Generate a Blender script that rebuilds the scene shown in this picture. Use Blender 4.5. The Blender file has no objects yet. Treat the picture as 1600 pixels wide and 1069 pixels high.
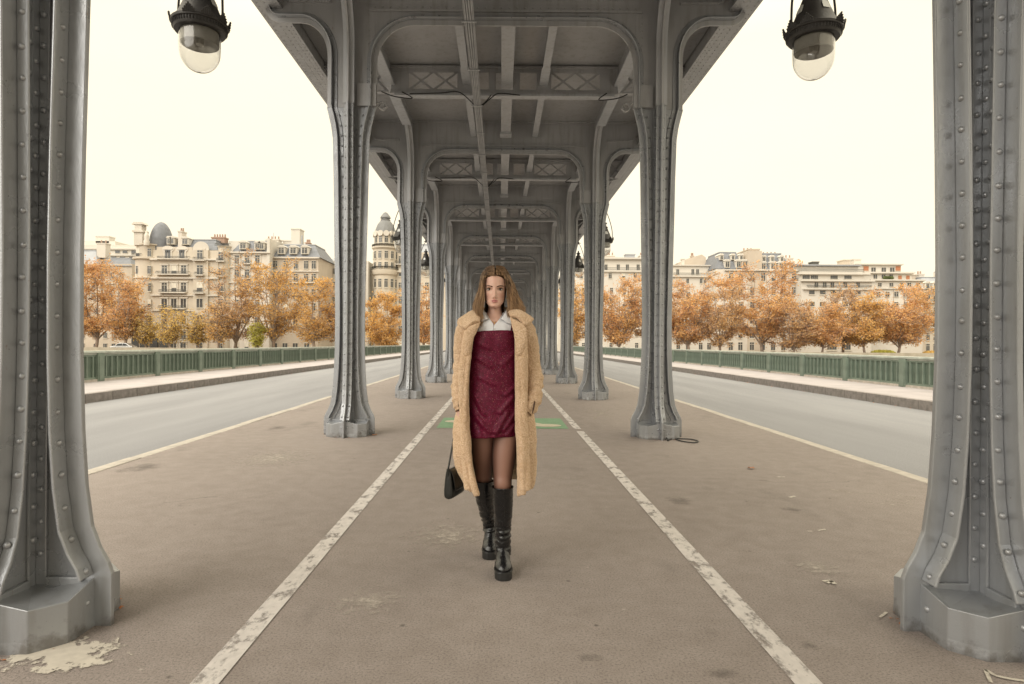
import bpy, bmesh, math, random
import numpy as np
from math import sin, cos, pi, radians, sqrt, tan, atan2
from mathutils import Vector, Matrix

scene = bpy.context.scene
COL = scene.collection

# ------------------------------------------------------------------ camera
CAMX, CAMZ, FOCAL = -0.04, 1.32, 967.0          # focal length in pixels of a 1600 px wide frame
HX, HY = 782.0, 537.0                            # where the straight-ahead direction lands in the photograph
ROLL = 0.4
cam_data = bpy.data.cameras.new('camera')
cam_data.sensor_width = 36.0
cam_data.lens = 36.0 * FOCAL / 1600.0
cam_data.shift_x = (800.0 - HX) / 1600.0
cam_data.shift_y = (HY - 534.5) / 1600.0
cam_data.clip_start = 0.05
cam_data.clip_end = 6000.0
camera = bpy.data.objects.new('camera', cam_data)
COL.objects.link(camera)
camera.matrix_world = Matrix.Translation((CAMX, 0.0, CAMZ)) @ Matrix.Rotation(radians(90), 4, 'X') @ Matrix.Rotation(radians(ROLL), 4, 'Z')
scene.camera = camera

# ------------------------------------------------------------------ overcast sky
SUN_EL, SUN_AZ = 36.0, 216.0                     # soft sun behind the camera, a little to the left
world = bpy.data.worlds.new('World')
scene.world = world
world.use_nodes = True
wn = world.node_tree.nodes; wl = world.node_tree.links
wn.clear()
w_out = wn.new('ShaderNodeOutputWorld')
w_mix = wn.new('ShaderNodeMixShader')
w_sky = wn.new('ShaderNodeTexSky')
w_sky.sky_type = 'NISHITA'
w_sky.sun_disc = False
w_sky.sun_elevation = radians(SUN_EL)
w_sky.sun_rotation = radians(SUN_AZ)
w_sky.air_density = 1.0
w_sky.dust_density = 4.0
w_b1 = wn.new('ShaderNodeBackground'); w_b1.inputs['Strength'].default_value = 0.1
w_hsv = wn.new('ShaderNodeHueSaturation'); w_hsv.inputs['Saturation'].default_value = 0.05
wl.new(w_sky.outputs[0], w_hsv.inputs['Color']); wl.new(w_hsv.outputs[0], w_b1.inputs['Color'])
w_b2 = wn.new('ShaderNodeBackground'); w_b2.inputs['Strength'].default_value = 1.0
w_tc = wn.new('ShaderNodeTexCoord'); w_sep = wn.new('ShaderNodeSeparateXYZ')
wl.new(w_tc.outputs['Generated'], w_sep.inputs[0])
w_ramp = wn.new('ShaderNodeValToRGB')            # the overcast sky: brighter towards the zenith
w_ramp.color_ramp.elements[0].position = 0.0
w_ramp.color_ramp.elements[0].color = (0.79, 0.70, 0.525, 1)
w_ramp.color_ramp.elements[1].position = 1.0
w_ramp.color_ramp.elements[1].color = (2.3, 2.12, 1.70, 1)
w_el = w_ramp.color_ramp.elements.new(0.42)
w_el.color = (0.91, 0.805, 0.585, 1)
wl.new(w_sep.outputs[2], w_ramp.inputs[0])
w_cl = wn.new('ShaderNodeTexNoise'); w_cl.inputs['Scale'].default_value = 2.2; w_cl.inputs['Detail'].default_value = 4
w_map = wn.new('ShaderNodeMapping'); w_map.inputs['Scale'].default_value = (1, 1, 3)
wl.new(w_tc.outputs['Generated'], w_map.inputs[0]); wl.new(w_map.outputs[0], w_cl.inputs['Vector'])
w_rng = wn.new('ShaderNodeMapRange'); w_rng.inputs['To Min'].default_value = 0.93; w_rng.inputs['To Max'].default_value = 1.06
wl.new(w_cl.outputs[0], w_rng.inputs[0])
w_mul = wn.new('ShaderNodeVectorMath'); w_mul.operation = 'SCALE'
wl.new(w_ramp.outputs[0], w_mul.inputs[0]); wl.new(w_rng.outputs[0], w_mul.inputs['Scale'])
wl.new(w_mul.outputs[0], w_b2.inputs['Color'])
w_mix.inputs[0].default_value = 0.85
wl.new(w_b1.outputs[0], w_mix.inputs[1]); wl.new(w_b2.outputs[0], w_mix.inputs[2])
wl.new(w_mix.outputs[0], w_out.inputs['Surface'])

sun_data = bpy.data.lights.new('sun', 'SUN')
sun_data.energy = 1.5
sun_data.angle = radians(60)
sun_data.color = (1.0, 0.95, 0.87)
sun = bpy.data.objects.new('sun', sun_data)
COL.objects.link(sun)
_d = Vector((sin(radians(SUN_AZ)) * cos(radians(SUN_EL)), cos(radians(SUN_AZ)) * cos(radians(SUN_EL)), sin(radians(SUN_EL))))
sun.rotation_euler = _d.to_track_quat('Z', 'Y').to_euler()

scene.view_settings.view_transform = 'Standard'
scene.view_settings.look = 'None'
scene.view_settings.gamma = 1.0
scene.view_settings.use_curve_mapping = False
scene.view_settings.exposure = 0.72
scene.render.engine = 'CYCLES'
scene.cycles.max_bounces = 8
scene.cycles.diffuse_bounces = 4
scene.cycles.transparent_max_bounces = 16
scene.cycles.use_denoising = True

# ------------------------------------------------------------------ helpers
def P(px, py, d):
    """World X and Z of a photograph pixel at distance d."""
    c, s = cos(radians(ROLL)), sin(radians(ROLL))
    u, v = px - HX, HY - py
    return CAMX + (u * c - v * s) * d / FOCAL, CAMZ + (u * s + v * c) * d / FOCAL

class MB:
    def __init__(self):
        self.v = []; self.f = []; self.m = []
    def add(self, verts, faces, m=0):
        o = len(self.v)
        self.v.extend(tuple(p) for p in verts)
        for f in faces:
            self.f.append(tuple(i + o for i in f)); self.m.append(m)
    def box(self, x0, x1, y0, y1, z0, z1, m=0):
        self.add([(x0,y0,z0),(x1,y0,z0),(x1,y1,z0),(x0,y1,z0),(x0,y0,z1),(x1,y0,z1),(x1,y1,z1),(x0,y1,z1)],
                 [(0,3,2,1),(4,5,6,7),(0,1,5,4),(1,2,6,5),(2,3,7,6),(3,0,4,7)], m)
    def prism(self, poly, a, b, plane='xz', m=0):
        n = len(poly)
        if plane == 'xz': fn = lambda p, t: (p[0], t, p[1])
        elif plane == 'yz': fn = lambda p, t: (t, p[0], p[1])
        else: fn = lambda p, t: (p[0], p[1], t)
        vs = [fn(p, a) for p in poly] + [fn(p, b) for p in poly]
        fs = [tuple(range(n)), tuple(range(2*n-1, n-1, -1))]
        fs += [(i, i+n, (i+1) % n + n, (i+1) % n) for i in range(n)]
        self.add(vs, fs, m)
    def bar(self, path, c, w, t, plane='xz', m=0, off=0.0):
        """Flat bar following a 2-D path; c +- w/2 across the plane, t thick to the left of the path."""
        n = len(path)
        A = []; B = []
        for i in range(n):
            p = path[max(i-1, 0)]; q = path[min(i+1, n-1)]
            du, dv = q[0]-p[0], q[1]-p[1]
            L = sqrt(du*du+dv*dv) or 1
            nu, nv = -dv/L, du/L
            A.append((path[i][0]+nu*off, path[i][1]+nv*off)); B.append((path[i][0]+nu*(t+off), path[i][1]+nv*(t+off)))
        if plane == 'xz': fn = lambda p, s: (p[0], s, p[1])
        elif plane == 'yz': fn = lambda p, s: (s, p[0], p[1])
        else: fn = lambda p, s: (p[0], p[1], s)
        vs = []
        for i in range(n):
            vs += [fn(A[i], c-w/2), fn(A[i], c+w/2), fn(B[i], c+w/2), fn(B[i], c-w/2)]
        fs = []
        for i in range(n-1):
            o = 4*i
            for k in range(4):
                fs.append((o+k, o+(k+1) % 4, o+4+(k+1) % 4, o+4+k))
        fs += [(3,2,1,0), tuple(4*(n-1)+k for k in range(4))]
        self.add(vs, fs, m)
    def tube(self, path, radii, n=6, m=0, flat=None, cap=True):
        path = [Vector(p) for p in path]
        if not hasattr(radii, '__len__'): radii = [radii]*len(path)
        o = len(self.v)
        up = Vector((0, 0, 1)); prev = None
        for i, p in enumerate(path):
            t = (path[min(i+1, len(path)-1)] - path[max(i-1, 0)])
            if t.length < 1e-9: t = Vector((0,0,1))
            t.normalize()
            if prev is None:
                a = up if abs(t.z) < 0.9 else Vector((1,0,0))
                u = a.cross(t).normalized()
            else:
                u = (prev - t*prev.dot(t)).normalized()
            prev = u
            w = t.cross(u)
            for k in range(n):
                a = 2*pi*k/n
                self.v.append(tuple(p + (u*cos(a) + w*sin(a)*(flat or 1))*radii[i]))
        for i in range(len(path)-1):
            for k in range(n):
                self.f.append((o+i*n+k, o+i*n+(k+1) % n, o+(i+1)*n+(k+1) % n, o+(i+1)*n+k)); self.m.append(m)
        if cap:
            self.f.append(tuple(o+k for k in range(n-1, -1, -1))); self.m.append(m)
            e = o+(len(path)-1)*n
            self.f.append(tuple(e+k for k in range(n))); self.m.append(m)
    def lathe(self, prof, c=(0,0,0), n=20, m=0, sx=1, sy=1, a0=0.0):
        o = len(self.v)
        for r, z in prof:
            for k in range(n):
                a = a0 + 2*pi*k/n
                self.v.append((c[0]+r*cos(a)*sx, c[1]+r*sin(a)*sy, c[2]+z))
        for i in range(len(prof)-1):
            for k in range(n):
                self.f.append((o+i*n+k, o+i*n+(k+1) % n, o+(i+1)*n+(k+1) % n, o+(i+1)*n+k)); self.m.append(m)
        self.f.append(tuple(o+k for k in range(n-1, -1, -1))); self.m.append(m)
        e = o+(len(prof)-1)*n
        self.f.append(tuple(e+k for k in range(n))); self.m.append(m)
    def rivet(self, p, nrm, r=0.017, n=7, m=0):
        nrm = Vector(nrm).normalized()
        a = Vector((0,0,1)) if abs(nrm.z) < 0.9 else Vector((1,0,0))
        u = a.cross(nrm).normalized(); w = nrm.cross(u)
        p = Vector(p)
        vs = []
        for rr, h in ((1.0, -0.1), (0.85, 0.42), (0.5, 0.72)):
            for k in range(n):
                t = 2*pi*k/n
                vs.append(p + (u*cos(t)+w*sin(t))*r*rr + nrm*r*h)
        vs.append(p + nrm*r*0.82)
        fs = []
        for i in range(2):
            for k in range(n):
                fs.append((i*n+k, i*n+(k+1) % n, (i+1)*n+(k+1) % n, (i+1)*n+k))
        for k in range(n): fs.append((2*n+k, 2*n+(k+1) % n, 3*n))
        self.add(vs, fs, m)
    def grid(self, rows, m=0, closed=False):
        """rows: list of equal-length lists of points."""
        n = len(rows[0]); o = len(self.v)
        for r in rows: self.v.extend(tuple(p) for p in r)
        for i in range(len(rows)-1):
            for k in range(n if closed else n-1):
                k2 = (k+1) % n
                self.f.append((o+i*n+k, o+i*n+k2, o+(i+1)*n+k2, o+(i+1)*n+k)); self.m.append(m)
    def mesh(self, name, mats, smooth=None):
        me = bpy.data.meshes.new(name)
        me.from_pydata(self.v, [], self.f)
        for mt in (mats if isinstance(mats, (list, tuple)) else [mats]): me.materials.append(mt)
        if any(self.m): me.polygons.foreach_set('material_index', self.m)
        if smooth is not None:
            me.polygons.foreach_set('use_smooth', [True]*len(me.polygons))
            if smooth < 180: me.set_sharp_from_angle(angle=radians(smooth))
        me.validate()
        bm = bmesh.new(); bm.from_mesh(me)
        bmesh.ops.recalc_face_normals(bm, faces=bm.faces)
        bm.to_mesh(me); bm.free()
        me.update()
        return me
    def build(self, name, mats, parent=None, smooth=None, loc=None):
        return link(name, self.mesh(name, mats, smooth), parent, loc)

def link(name, me, parent=None, loc=None, rot=None):
    o = bpy.data.objects.new(name, me)
    COL.objects.link(o)
    if parent is not None: o.parent = parent
    if loc is not None: o.location = loc
    if rot is not None: o.rotation_euler = rot
    return o
def tag(o, label=None, cat=None, group=None, kind=None):
    if label: o['label'] = label
    if cat: o['category'] = cat
    if group: o['group'] = group
    if kind: o['kind'] = kind
    return o
def empty(name, loc=(0,0,0), rotz=0.0):
    o = bpy.data.objects.new(name, None); COL.objects.link(o)
    o.empty_display_size = 0.2
    o.location = loc; o.rotation_euler = (0, 0, rotz)
    return o
def copy_tree(o, parent=None):
    c = o.copy(); COL.objects.link(c)
    if parent is not None: c.parent = parent
    for ch in list(o.children): copy_tree(ch, c)
    return c
def bevel(o, w=0.004, seg=1):
    b = o.modifiers.new('bevel', 'BEVEL'); b.width = w; b.segments = seg; b.limit_method = 'ANGLE'; b.angle_limit = radians(35)
    return o
def subsurf(o, lv=1):
    s = o.modifiers.new('subsurf', 'SUBSURF'); s.levels = lv; s.render_levels = lv
    return o
def arc(cx, cy, rx, ry, a0, a1, n=8):
    return [(cx + rx*cos(radians(a0+(a1-a0)*i/n)), cy + ry*sin(radians(a0+(a1-a0)*i/n))) for i in range(n+1)]
def interp(t, xs, ys):
    return float(np.interp(t, xs, ys))
def crom(pts, n=8, closed=False):
    """Catmull-Rom through pts."""
    pts = [np.array(p, float) for p in pts]
    N = len(pts); out = []
    rng = range(N if closed else N-1)
    for i in rng:
        if closed: p0, p1, p2, p3 = pts[(i-1) % N], pts[i], pts[(i+1) % N], pts[(i+2) % N]
        else: p0, p1, p2, p3 = pts[max(i-1,0)], pts[i], pts[i+1], pts[min(i+2,N-1)]
        for k in range(n):
            t = k/n
            out.append(0.5*((2*p1)+(-p0+p2)*t+(2*p0-5*p1+4*p2-p3)*t*t+(-p0+3*p1-3*p2+p3)*t**3))
    if not closed: out.append(pts[-1])
    return out

# ------------------------------------------------------------------ materials
def new_mat(name):
    m = bpy.data.materials.new(name); m.use_nodes = True
    nt = m.node_tree
    return m, nt, nt.nodes['Principled BSDF']
def coords(nt, kind='Object', scale=(1,1,1)):
    tc = nt.nodes.new('ShaderNodeTexCoord'); mp = nt.nodes.new('ShaderNodeMapping')
    mp.inputs['Scale'].default_value = scale
    nt.links.new(tc.outputs[kind], mp.inputs[0])
    return mp.outputs[0]
def world_pos(nt, scale=(1,1,1)):
    g = nt.nodes.new('ShaderNodeNewGeometry'); mp = nt.nodes.new('ShaderNodeMapping')
    mp.inputs['Scale'].default_value = scale
    nt.links.new(g.outputs['Position'], mp.inputs[0])
    return mp.outputs[0]
def noise(nt, vec, scale, detail=4, rough=0.55):
    n = nt.nodes.new('ShaderNodeTexNoise')
    n.inputs['Scale'].default_value = scale; n.inputs['Detail'].default_value = detail; n.inputs['Roughness'].default_value = rough
    nt.links.new(vec, n.inputs['Vector'])
    return n.outputs[0]
def ramp(nt, fac, stops, const=False):
    r = nt.nodes.new('ShaderNodeValToRGB')
    el = r.color_ramp.elements
    while len(el) < len(stops): el.new(0.5)
    for e, (p, c) in zip(el, stops):
        e.position = p; e.color = (c, c, c, 1) if not hasattr(c, '__len__') else (*c[:3], 1)
    if const: r.color_ramp.interpolation = 'CONSTANT'
    nt.links.new(fac, r.inputs[0])
    return r.outputs[0]
def mixc(nt, fac, a, b, mode='MIX'):
    m = nt.nodes.new('ShaderNodeMix'); m.data_type = 'RGBA'; m.blend_type = mode
    if hasattr(fac, 'is_linked'): nt.links.new(fac, m.inputs[0])
    else: m.inputs[0].default_value = fac
    for s, i in ((a, 6), (b, 7)):
        if hasattr(s, 'is_linked'): nt.links.new(s, m.inputs[i])
        else: m.inputs[i].default_value = (*s[:3], 1)
    return m.outputs[2]
def bump(nt, bsdf, h, strength=0.3, dist=0.01, prev=None):
    b = nt.nodes.new('ShaderNodeBump'); b.inputs['Strength'].default_value = strength; b.inputs['Distance'].default_value = dist
    nt.links.new(h, b.inputs['Height'])
    if prev is not None: nt.links.new(prev, b.inputs['Normal'])
    nt.links.new(b.outputs[0], bsdf.inputs['Normal'])
    return b.outputs[0]
def simple(name, col, rough=0.6, metal=0.0, var=0.12, scale=3.0, bmp=0.0, bscale=40, spec=0.5, kind='Object', coat=0):
    m, nt, b = new_mat(name)
    v = coords(nt, kind)
    n = noise(nt, v, scale, 5)
    c0 = tuple(c*(1-var) for c in col); c1 = tuple(min(1, c*(1+var)) for c in col)
    nt.links.new(ramp(nt, n, [(0.3, c0), (0.7, c1)]), b.inputs['Base Color'])
    b.inputs['Roughness'].default_value = rough; b.inputs['Metallic'].default_value = metal
    b.inputs['Specular IOR Level'].default_value = spec
    if coat: b.inputs['Coat Weight'].default_value = coat
    if bmp: bump(nt, b, noise(nt, v, bscale, 3), bmp, 0.01)
    return m

# silver-grey bridge paint: brush relief, grime runs, chips
def bridge_paint(name, col=(0.335, 0.335, 0.32), rough=0.42, metal=0.25):
    m, nt, b = new_mat(name)
    v = world_pos(nt)
    big = noise(nt, v, 0.9, 5)
    runs = noise(nt, world_pos(nt, (9, 9, 0.8)), 1.4, 4)
    c = ramp(nt, big, [(0.3, tuple(k*0.88 for k in col)), (0.7, tuple(k*1.08 for k in col))])
    c = mixc(nt, ramp(nt, runs, [(0.50, 0.0), (0.8, 0.6)]), c, (col[0]*0.58, col[1]*0.55, col[2]*0.48))
    chips = noise(nt, v, 38, 4, 0.7)
    c = mixc(nt, ramp(nt, chips, [(0.67, 0.0), (0.71, 0.6)]), c, (0.17, 0.15, 0.13))
    sep = nt.nodes.new('ShaderNodeSeparateXYZ'); nt.links.new(v, sep.inputs[0])
    low = nt.nodes.new('ShaderNodeMath'); low.operation = 'MULTIPLY_ADD'; low.inputs[1].default_value = -2.2     # street dirt splashed up the feet
    nt.links.new(sep.outputs[2], low.inputs[0]); nt.links.new(noise(nt, v, 9, 5, 0.65), low.inputs[2])
    c = mixc(nt, ramp(nt, low.outputs[0], [(0.36, 0.0), (0.56, 0.75)]), c, (0.13, 0.12, 0.11))
    rust = noise(nt, world_pos(nt, (1, 1, .35)), 17, 4, 0.7)
    c = mixc(nt, ramp(nt, rust, [(0.70, 0.0), (0.75, 0.6)]), c, (0.20, 0.11, 0.06))
    nt.links.new(c, b.inputs['Base Color'])
    r = ramp(nt, noise(nt, v, 5, 4), [(0.3, rough-0.08), (0.7, rough+0.14)])
    nt.links.new(r, b.inputs['Roughness'])
    b.inputs['Metallic'].default_value = metal
    n1 = bump(nt, b, noise(nt, world_pos(nt, (1, 1, 0.5)), 34, 4, 0.6), 0.14, 0.010)
    bump(nt, b, noise(nt, v, 140, 2), 0.12, 0.004, n1)
    return m
M = {}
M['steel'] = bridge_paint('silver_grey_paint', (0.355, 0.368, 0.390), 0.30, 0.42)
M['steel_deck'] = bridge_paint('grey_deck_paint', (0.41, 0.41, 0.42), 0.42, 0.2)
M['steel_pale'] = bridge_paint('pale_grey_paint', (0.46, 0.47, 0.495), 0.42, 0.2)

def ground_asphalt():
    m, nt, b = new_mat('worn_asphalt')
    v = world_pos(nt)
    fine = noise(nt, v, 95, 4, 0.8)
    mid = noise(nt, v, 7, 6, 0.6)
    big = noise(nt, world_pos(nt, (0.55, 0.3, 1)), 1.0, 5)
    c = ramp(nt, big, [(0.3, (0.238, 0.202, 0.182)), (0.7, (0.308, 0.264, 0.240))])
    c = mixc(nt, ramp(nt, mid, [(0.35, 0.0), (0.75, 0.45)]), c, (0.39, 0.34, 0.315))
    c = mixc(nt, ramp(nt, fine, [(0.36, 0.75), (0.50, 0.0)]), c, (0.11, 0.10, 0.092))
    c = mixc(nt, ramp(nt, fine, [(0.58, 0.0), (0.70, 0.6)]), c, (0.40, 0.37, 0.34))
    dark = noise(nt, world_pos(nt, (0.8, 0.5, 1)), 1.7, 5, 0.6)
    c = mixc(nt, ramp(nt, dark, [(0.60, 0.0), (0.74, 0.5)]), c, (0.135, 0.12, 0.11))
    spots = nt.nodes.new('ShaderNodeTexVoronoi'); spots.inputs['Scale'].default_value = 3.2
    nt.links.new(world_pos(nt), spots.inputs['Vector'])
    sp = ramp(nt, spots.outputs['Distance'], [(0.018, 0.8), (0.05, 0.0)])
    c = mixc(nt, sp, c, (0.09, 0.078, 0.07))
    sp2 = nt.nodes.new('ShaderNodeTexVoronoi'); sp2.inputs['Scale'].default_value = 2.3
    nt.links.new(world_pos(nt, (1.0, 1.31, 1)), sp2.inputs['Vector'])
    c = mixc(nt, ramp(nt, sp2.outputs['Distance'], [(0.012, 0.7), (0.03, 0.0)]), c, (0.45, 0.41, 0.36))
    # hairline cracks
    vor = nt.nodes.new('ShaderNodeTexVoronoi'); vor.feature = 'DISTANCE_TO_EDGE'; vor.inputs['Scale'].default_value = 0.42
    wv = nt.nodes.new('ShaderNodeVectorMath'); wv.operation = 'ADD'
    nz = nt.nodes.new('ShaderNodeTexNoise'); nz.inputs['Scale'].default_value = 1.6; nz.inputs['Detail'].default_value = 5
    nt.links.new(v, nz.inputs['Vector']); nt.links.new(v, wv.inputs[0]); nt.links.new(nz.outputs['Color'], wv.inputs[1])
    nt.links.new(wv.outputs[0], vor.inputs['Vector'])
    gate = ramp(nt, noise(nt, v, 0.5, 3), [(0.56, 0.0), (0.64, 0.35)])
    crk = ramp(nt, vor.outputs['Distance'], [(0.0015, 1.0), (0.006, 0.0)])
    mm = nt.nodes.new('ShaderNodeMath'); mm.operation = 'MULTIPLY'
    nt.links.new(gate, mm.inputs[0]); nt.links.new(crk, mm.inputs[1])
    c = mixc(nt, mm.outputs[0], c, (0.05, 0.043, 0.038))
    nt.links.new(c, b.inputs['Base Color'])
    b.inputs['Roughness'].default_value = 0.82
    b.inputs['Specular IOR Level'].default_value = 0.3
    n1 = bump(nt, b, fine, 0.6, 0.006)
    bump(nt, b, mid, 0.25, 0.01, n1)
    return m
M['asphalt'] = ground_asphalt()
def road_mat():
    m, nt, b = new_mat('pale_road_asphalt')
    v = world_pos(nt)
    g = noise(nt, v, 70, 3, 0.75)
    big = noise(nt, world_pos(nt, (1.2, 0.12, 1)), 1.0, 4)
    c = ramp(nt, big, [(0.3, (0.215, 0.215, 0.228)), (0.7, (0.285, 0.285, 0.298))])
    c = mixc(nt, ramp(nt, g, [(0.3, 0.7), (0.52, 0.0)]), c, (0.10, 0.10, 0.10))
    c = mixc(nt, ramp(nt, g, [(0.58, 0.0), (0.75, 0.7)]), c, (0.42, 0.42, 0.42))
    nt.links.new(c, b.inputs['Base Color'])
    b.inputs['Roughness'].default_value = 0.8
    bump(nt, b, g, 0.5, 0.008)
    return m
M['road'] = road_mat()
M['pavement'] = simple('pinkish_pavement', (0.39, 0.355, 0.355), 0.85, var=0.12, scale=1.3, bmp=0.3, bscale=60)
M['kerb_dark'] = simple('granite_kerb', (0.25, 0.225, 0.21), 0.8, var=0.25, scale=9, bmp=0.4, bscale=40)
M['kerb_pale'] = simple('pale_kerb', (0.44, 0.40, 0.35), 0.8, var=0.2, scale=6, bmp=0.4, bscale=40)
M['joint'] = simple('dark_joint', (0.09, 0.08, 0.07), 0.9)
M['green'] = simple('green_railing_paint', (0.170, 0.215, 0.175), 0.5, var=0.22, scale=2.5, bmp=0.15)
M['green_pale'] = simple('weathered_rail_top', (0.40, 0.43, 0.38), 0.6, var=0.2, scale=4)
def worn_paint(name, col, cover=0.5, scale=9.0, edge=0.0, streak=(1,1,1), soft=0.08):
    """Thin road paint with the asphalt showing through where it has worn off."""
    m, nt, b = new_mat(name)
    out = nt.nodes['Material Output']
    v = world_pos(nt, streak)
    n = noise(nt, v, scale, 8, 0.72)
    a = n
    if edge:
        tc = nt.nodes.new('ShaderNodeTexCoord')
        vm = nt.nodes.new('ShaderNodeVectorMath'); vm.operation = 'DISTANCE'; vm.inputs[1].default_value = (0.5, 0.5, 0.5)
        mp = nt.nodes.new('ShaderNodeMapping'); mp.inputs['Scale'].default_value = (1, 1, 0); mp.inputs['Location'].default_value = (0, 0, 0.5)
        nt.links.new(tc.outputs['Generated'], mp.inputs[0]); nt.links.new(mp.outputs[0], vm.inputs[0])
        ad = nt.nodes.new('ShaderNodeMath'); ad.operation = 'MULTIPLY_ADD'; ad.inputs[1].default_value = -edge
        nt.links.new(vm.outputs['Value'], ad.inputs[0]); nt.links.new(n, ad.inputs[2])
        a = ad.outputs[0]
    mask = ramp(nt, a, [(max(0, 1-cover-soft), 0.0), (min(1, 1-cover+soft), 1.0)])
    tr = nt.nodes.new('ShaderNodeBsdfTransparent'); mx = nt.nodes.new('ShaderNodeMixShader')
    nt.links.new(mask, mx.inputs[0]); nt.links.new(tr.outputs[0], mx.inputs[1]); nt.links.new(b.outputs[0], mx.inputs[2])
    nt.links.new(mx.outputs[0], out.inputs['Surface'])
    c = ramp(nt, noise(nt, v, scale*2.3, 4), [(0.3, tuple(k*0.82 for k in col)), (0.7, col)])
    nt.links.new(c, b.inputs['Base Color']); b.inputs['Roughness'].default_value = 0.75
    return m
M['line_paint'] = worn_paint('worn_white_line_paint', (0.62, 0.58, 0.55), 0.58, 7.0, streak=(1.6, 0.9, 1))
M['green_paint'] = worn_paint('green_lane_paint', (0.20, 0.33, 0.20), 0.66, 5)
M['symbol_paint'] = worn_paint('cream_symbol_paint', (0.55, 0.50, 0.38), 0.68, 5)
M['faded_patch'] = worn_paint('faded_paint_patch', (0.46, 0.41, 0.36), 0.56, 16, edge=0.6, soft=0.14)
M['pale_splat'] = worn_paint('pale_paint_splat', (0.60, 0.55, 0.47), 0.68, 9, edge=0.5, soft=0.03)
M['chalk'] = worn_paint('chalk_marks', (0.50, 0.45, 0.38), 0.50, 22, soft=0.1)
M['chalk_strong'] = worn_paint('strong_chalk_marks', (0.62, 0.57, 0.49), 0.6, 26, soft=0.1)
M['stain'] = worn_paint('dark_stain', (0.18, 0.155, 0.14), 0.46, 6, edge=0.7, soft=0.3)

M['green_dark'] = simple('recess_shade_green', (0.10, 0.135, 0.105), 0.55, var=0.25, scale=2.5)  # darker green paints in the shade of the gaps between the slats
# ================================================================== ground of the bridge
Y0, Y1 = -24.0, 112.0
CURB = 4.08
def structure(o): return tag(o, kind='structure')

mb = MB(); mb.box(-CURB, CURB, Y0, Y1, -0.35, 0.0)
structure(mb.build('promenade', M['asphalt']))
for s, nm in ((-1, 'road'), (1, 'road')):
    mb = MB(); xa, xb = sorted((s*(CURB+0.16), s*9.42)); mb.box(xa, xb, Y0, Y1, -0.5, -0.10)
    structure(mb.build(nm, M['road']))
    mb = MB(); xa, xb = sorted((s*9.60, s*12.75)); mb.box(xa, xb, Y0, Y1, -0.5, 0.10)
    structure(mb.build('pavement', M['pavement']))
mb = MB(); mb.box(-13.0, 13.0, Y0, Y1, -2.2, -0.52)
structure(mb.build('bridge_deck', M['kerb_dark']))

rng = random.Random(4)
def kerb(s, xa, xb, z0, z1, ya, yb, step, mat, near_from, near_to, gap):
    root = structure(empty('kerb', (0, 0, 0)))
    x0, x1 = sorted((s*xa, s*xb))
    bed = MB(); bed.box(x0+0.006, x1-0.006, Y0, Y1, z0, z1-0.012); bed.build('kerb_bed', M['joint'], root)
    st = MB(); st.box(x0, x1, gap/2, step-gap/2, z0, z1)
    me = st.mesh('kerb_stone', mat)
    y = near_from
    while y < near_to:
        o = link('kerb_stone', me, root, (rng.uniform(-.004,.004), y, rng.uniform(-.004,.004)))
        if y < 25: bevel(o, 0.012, 2)
        y += step
    far = MB()
    for a, b in ((ya, near_from), (near_to, yb)):
        y = a
        while y < b-0.01:
            far.box(x0, x1, y+gap/2, min(y+step, b)-gap/2, z0, z1); y += step
    tag(far.build('kerb_stones', mat, root), kind='stuff')
for s in (-1, 1):
    kerb(s, CURB, CURB+0.155, -0.4, 0.006, Y0, Y1, 1.0, M['kerb_pale'], 3.0, 63.0, 0.006)
    kerb(s, 9.42, 9.60, -0.4, 0.115, Y0, Y1, 1.0, M['kerb_dark'], 9.0, 79.0, 0.012)

# ------------------------------------------------------------------ painted markings
def flat(poly, z, name, mat, lay=None):
    mb = MB(); mb.add([(x, y, z) for x, y in poly], [tuple(range(len(poly)))])
    return structure(mb.build(name, mat))
for s in (-1, 1):
    segs = [(-6.0, 9.35), (9.62, 60.0)] if s > 0 else [(-6.0, 60.0)]
    for a, b in segs:
        flat([(s*1.17-.055, a), (s*1.17+.055, a), (s*1.17+.055, b), (s*1.17-.055, b)], 0.004, 'lane_line', M['line_paint'])
flat([(-1.03, 9.62), (1.03, 9.62), (1.03, 10.95), (-1.03, 10.95)], 0.004, 'green_lane_panel', M['green_paint'])
sym = MB()
def disc(mb, cx, cy, rx, ry, z, n=28):
    mb.add([(cx+rx*cos(2*pi*k/n), cy+ry*sin(2*pi*k/n), z) for k in range(n)], [tuple(range(n))])
def stroke(mb, pts, w, z):
    L = []; R = []
    for i, p in enumerate(pts):
        a = pts[max(i-1,0)]; b = pts[min(i+1,len(pts)-1)]
        dx, dy = b[0]-a[0], b[1]-a[1]; l = sqrt(dx*dx+dy*dy) or 1
        L.append((p[0]-dy/l*w/2, p[1]+dx/l*w/2, z)); R.append((p[0]+dy/l*w/2, p[1]-dx/l*w/2, z))
    mb.grid([L, R])
disc(sym, 0.72, 9.98, 0.23, 0.17, 0.008); disc(sym, -0.74, 10.42, 0.23, 0.17, 0.008)
stroke(sym, [(0.70, 10.0), (0.42, 10.42), (0.1, 10.45), (-0.2, 10.1), (-0.70, 10.42)], 0.09, 0.0085)
stroke(sym, [(0.42, 10.45), (0.30, 10.72), (0.12, 10.75)], 0.08, 0.009)
stroke(sym, [(0.5, 10.2), (0.22, 10.05)], 0.14, 0.0095)
structure(sym.build('bicycle_symbol', M['symbol_paint']))

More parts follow.
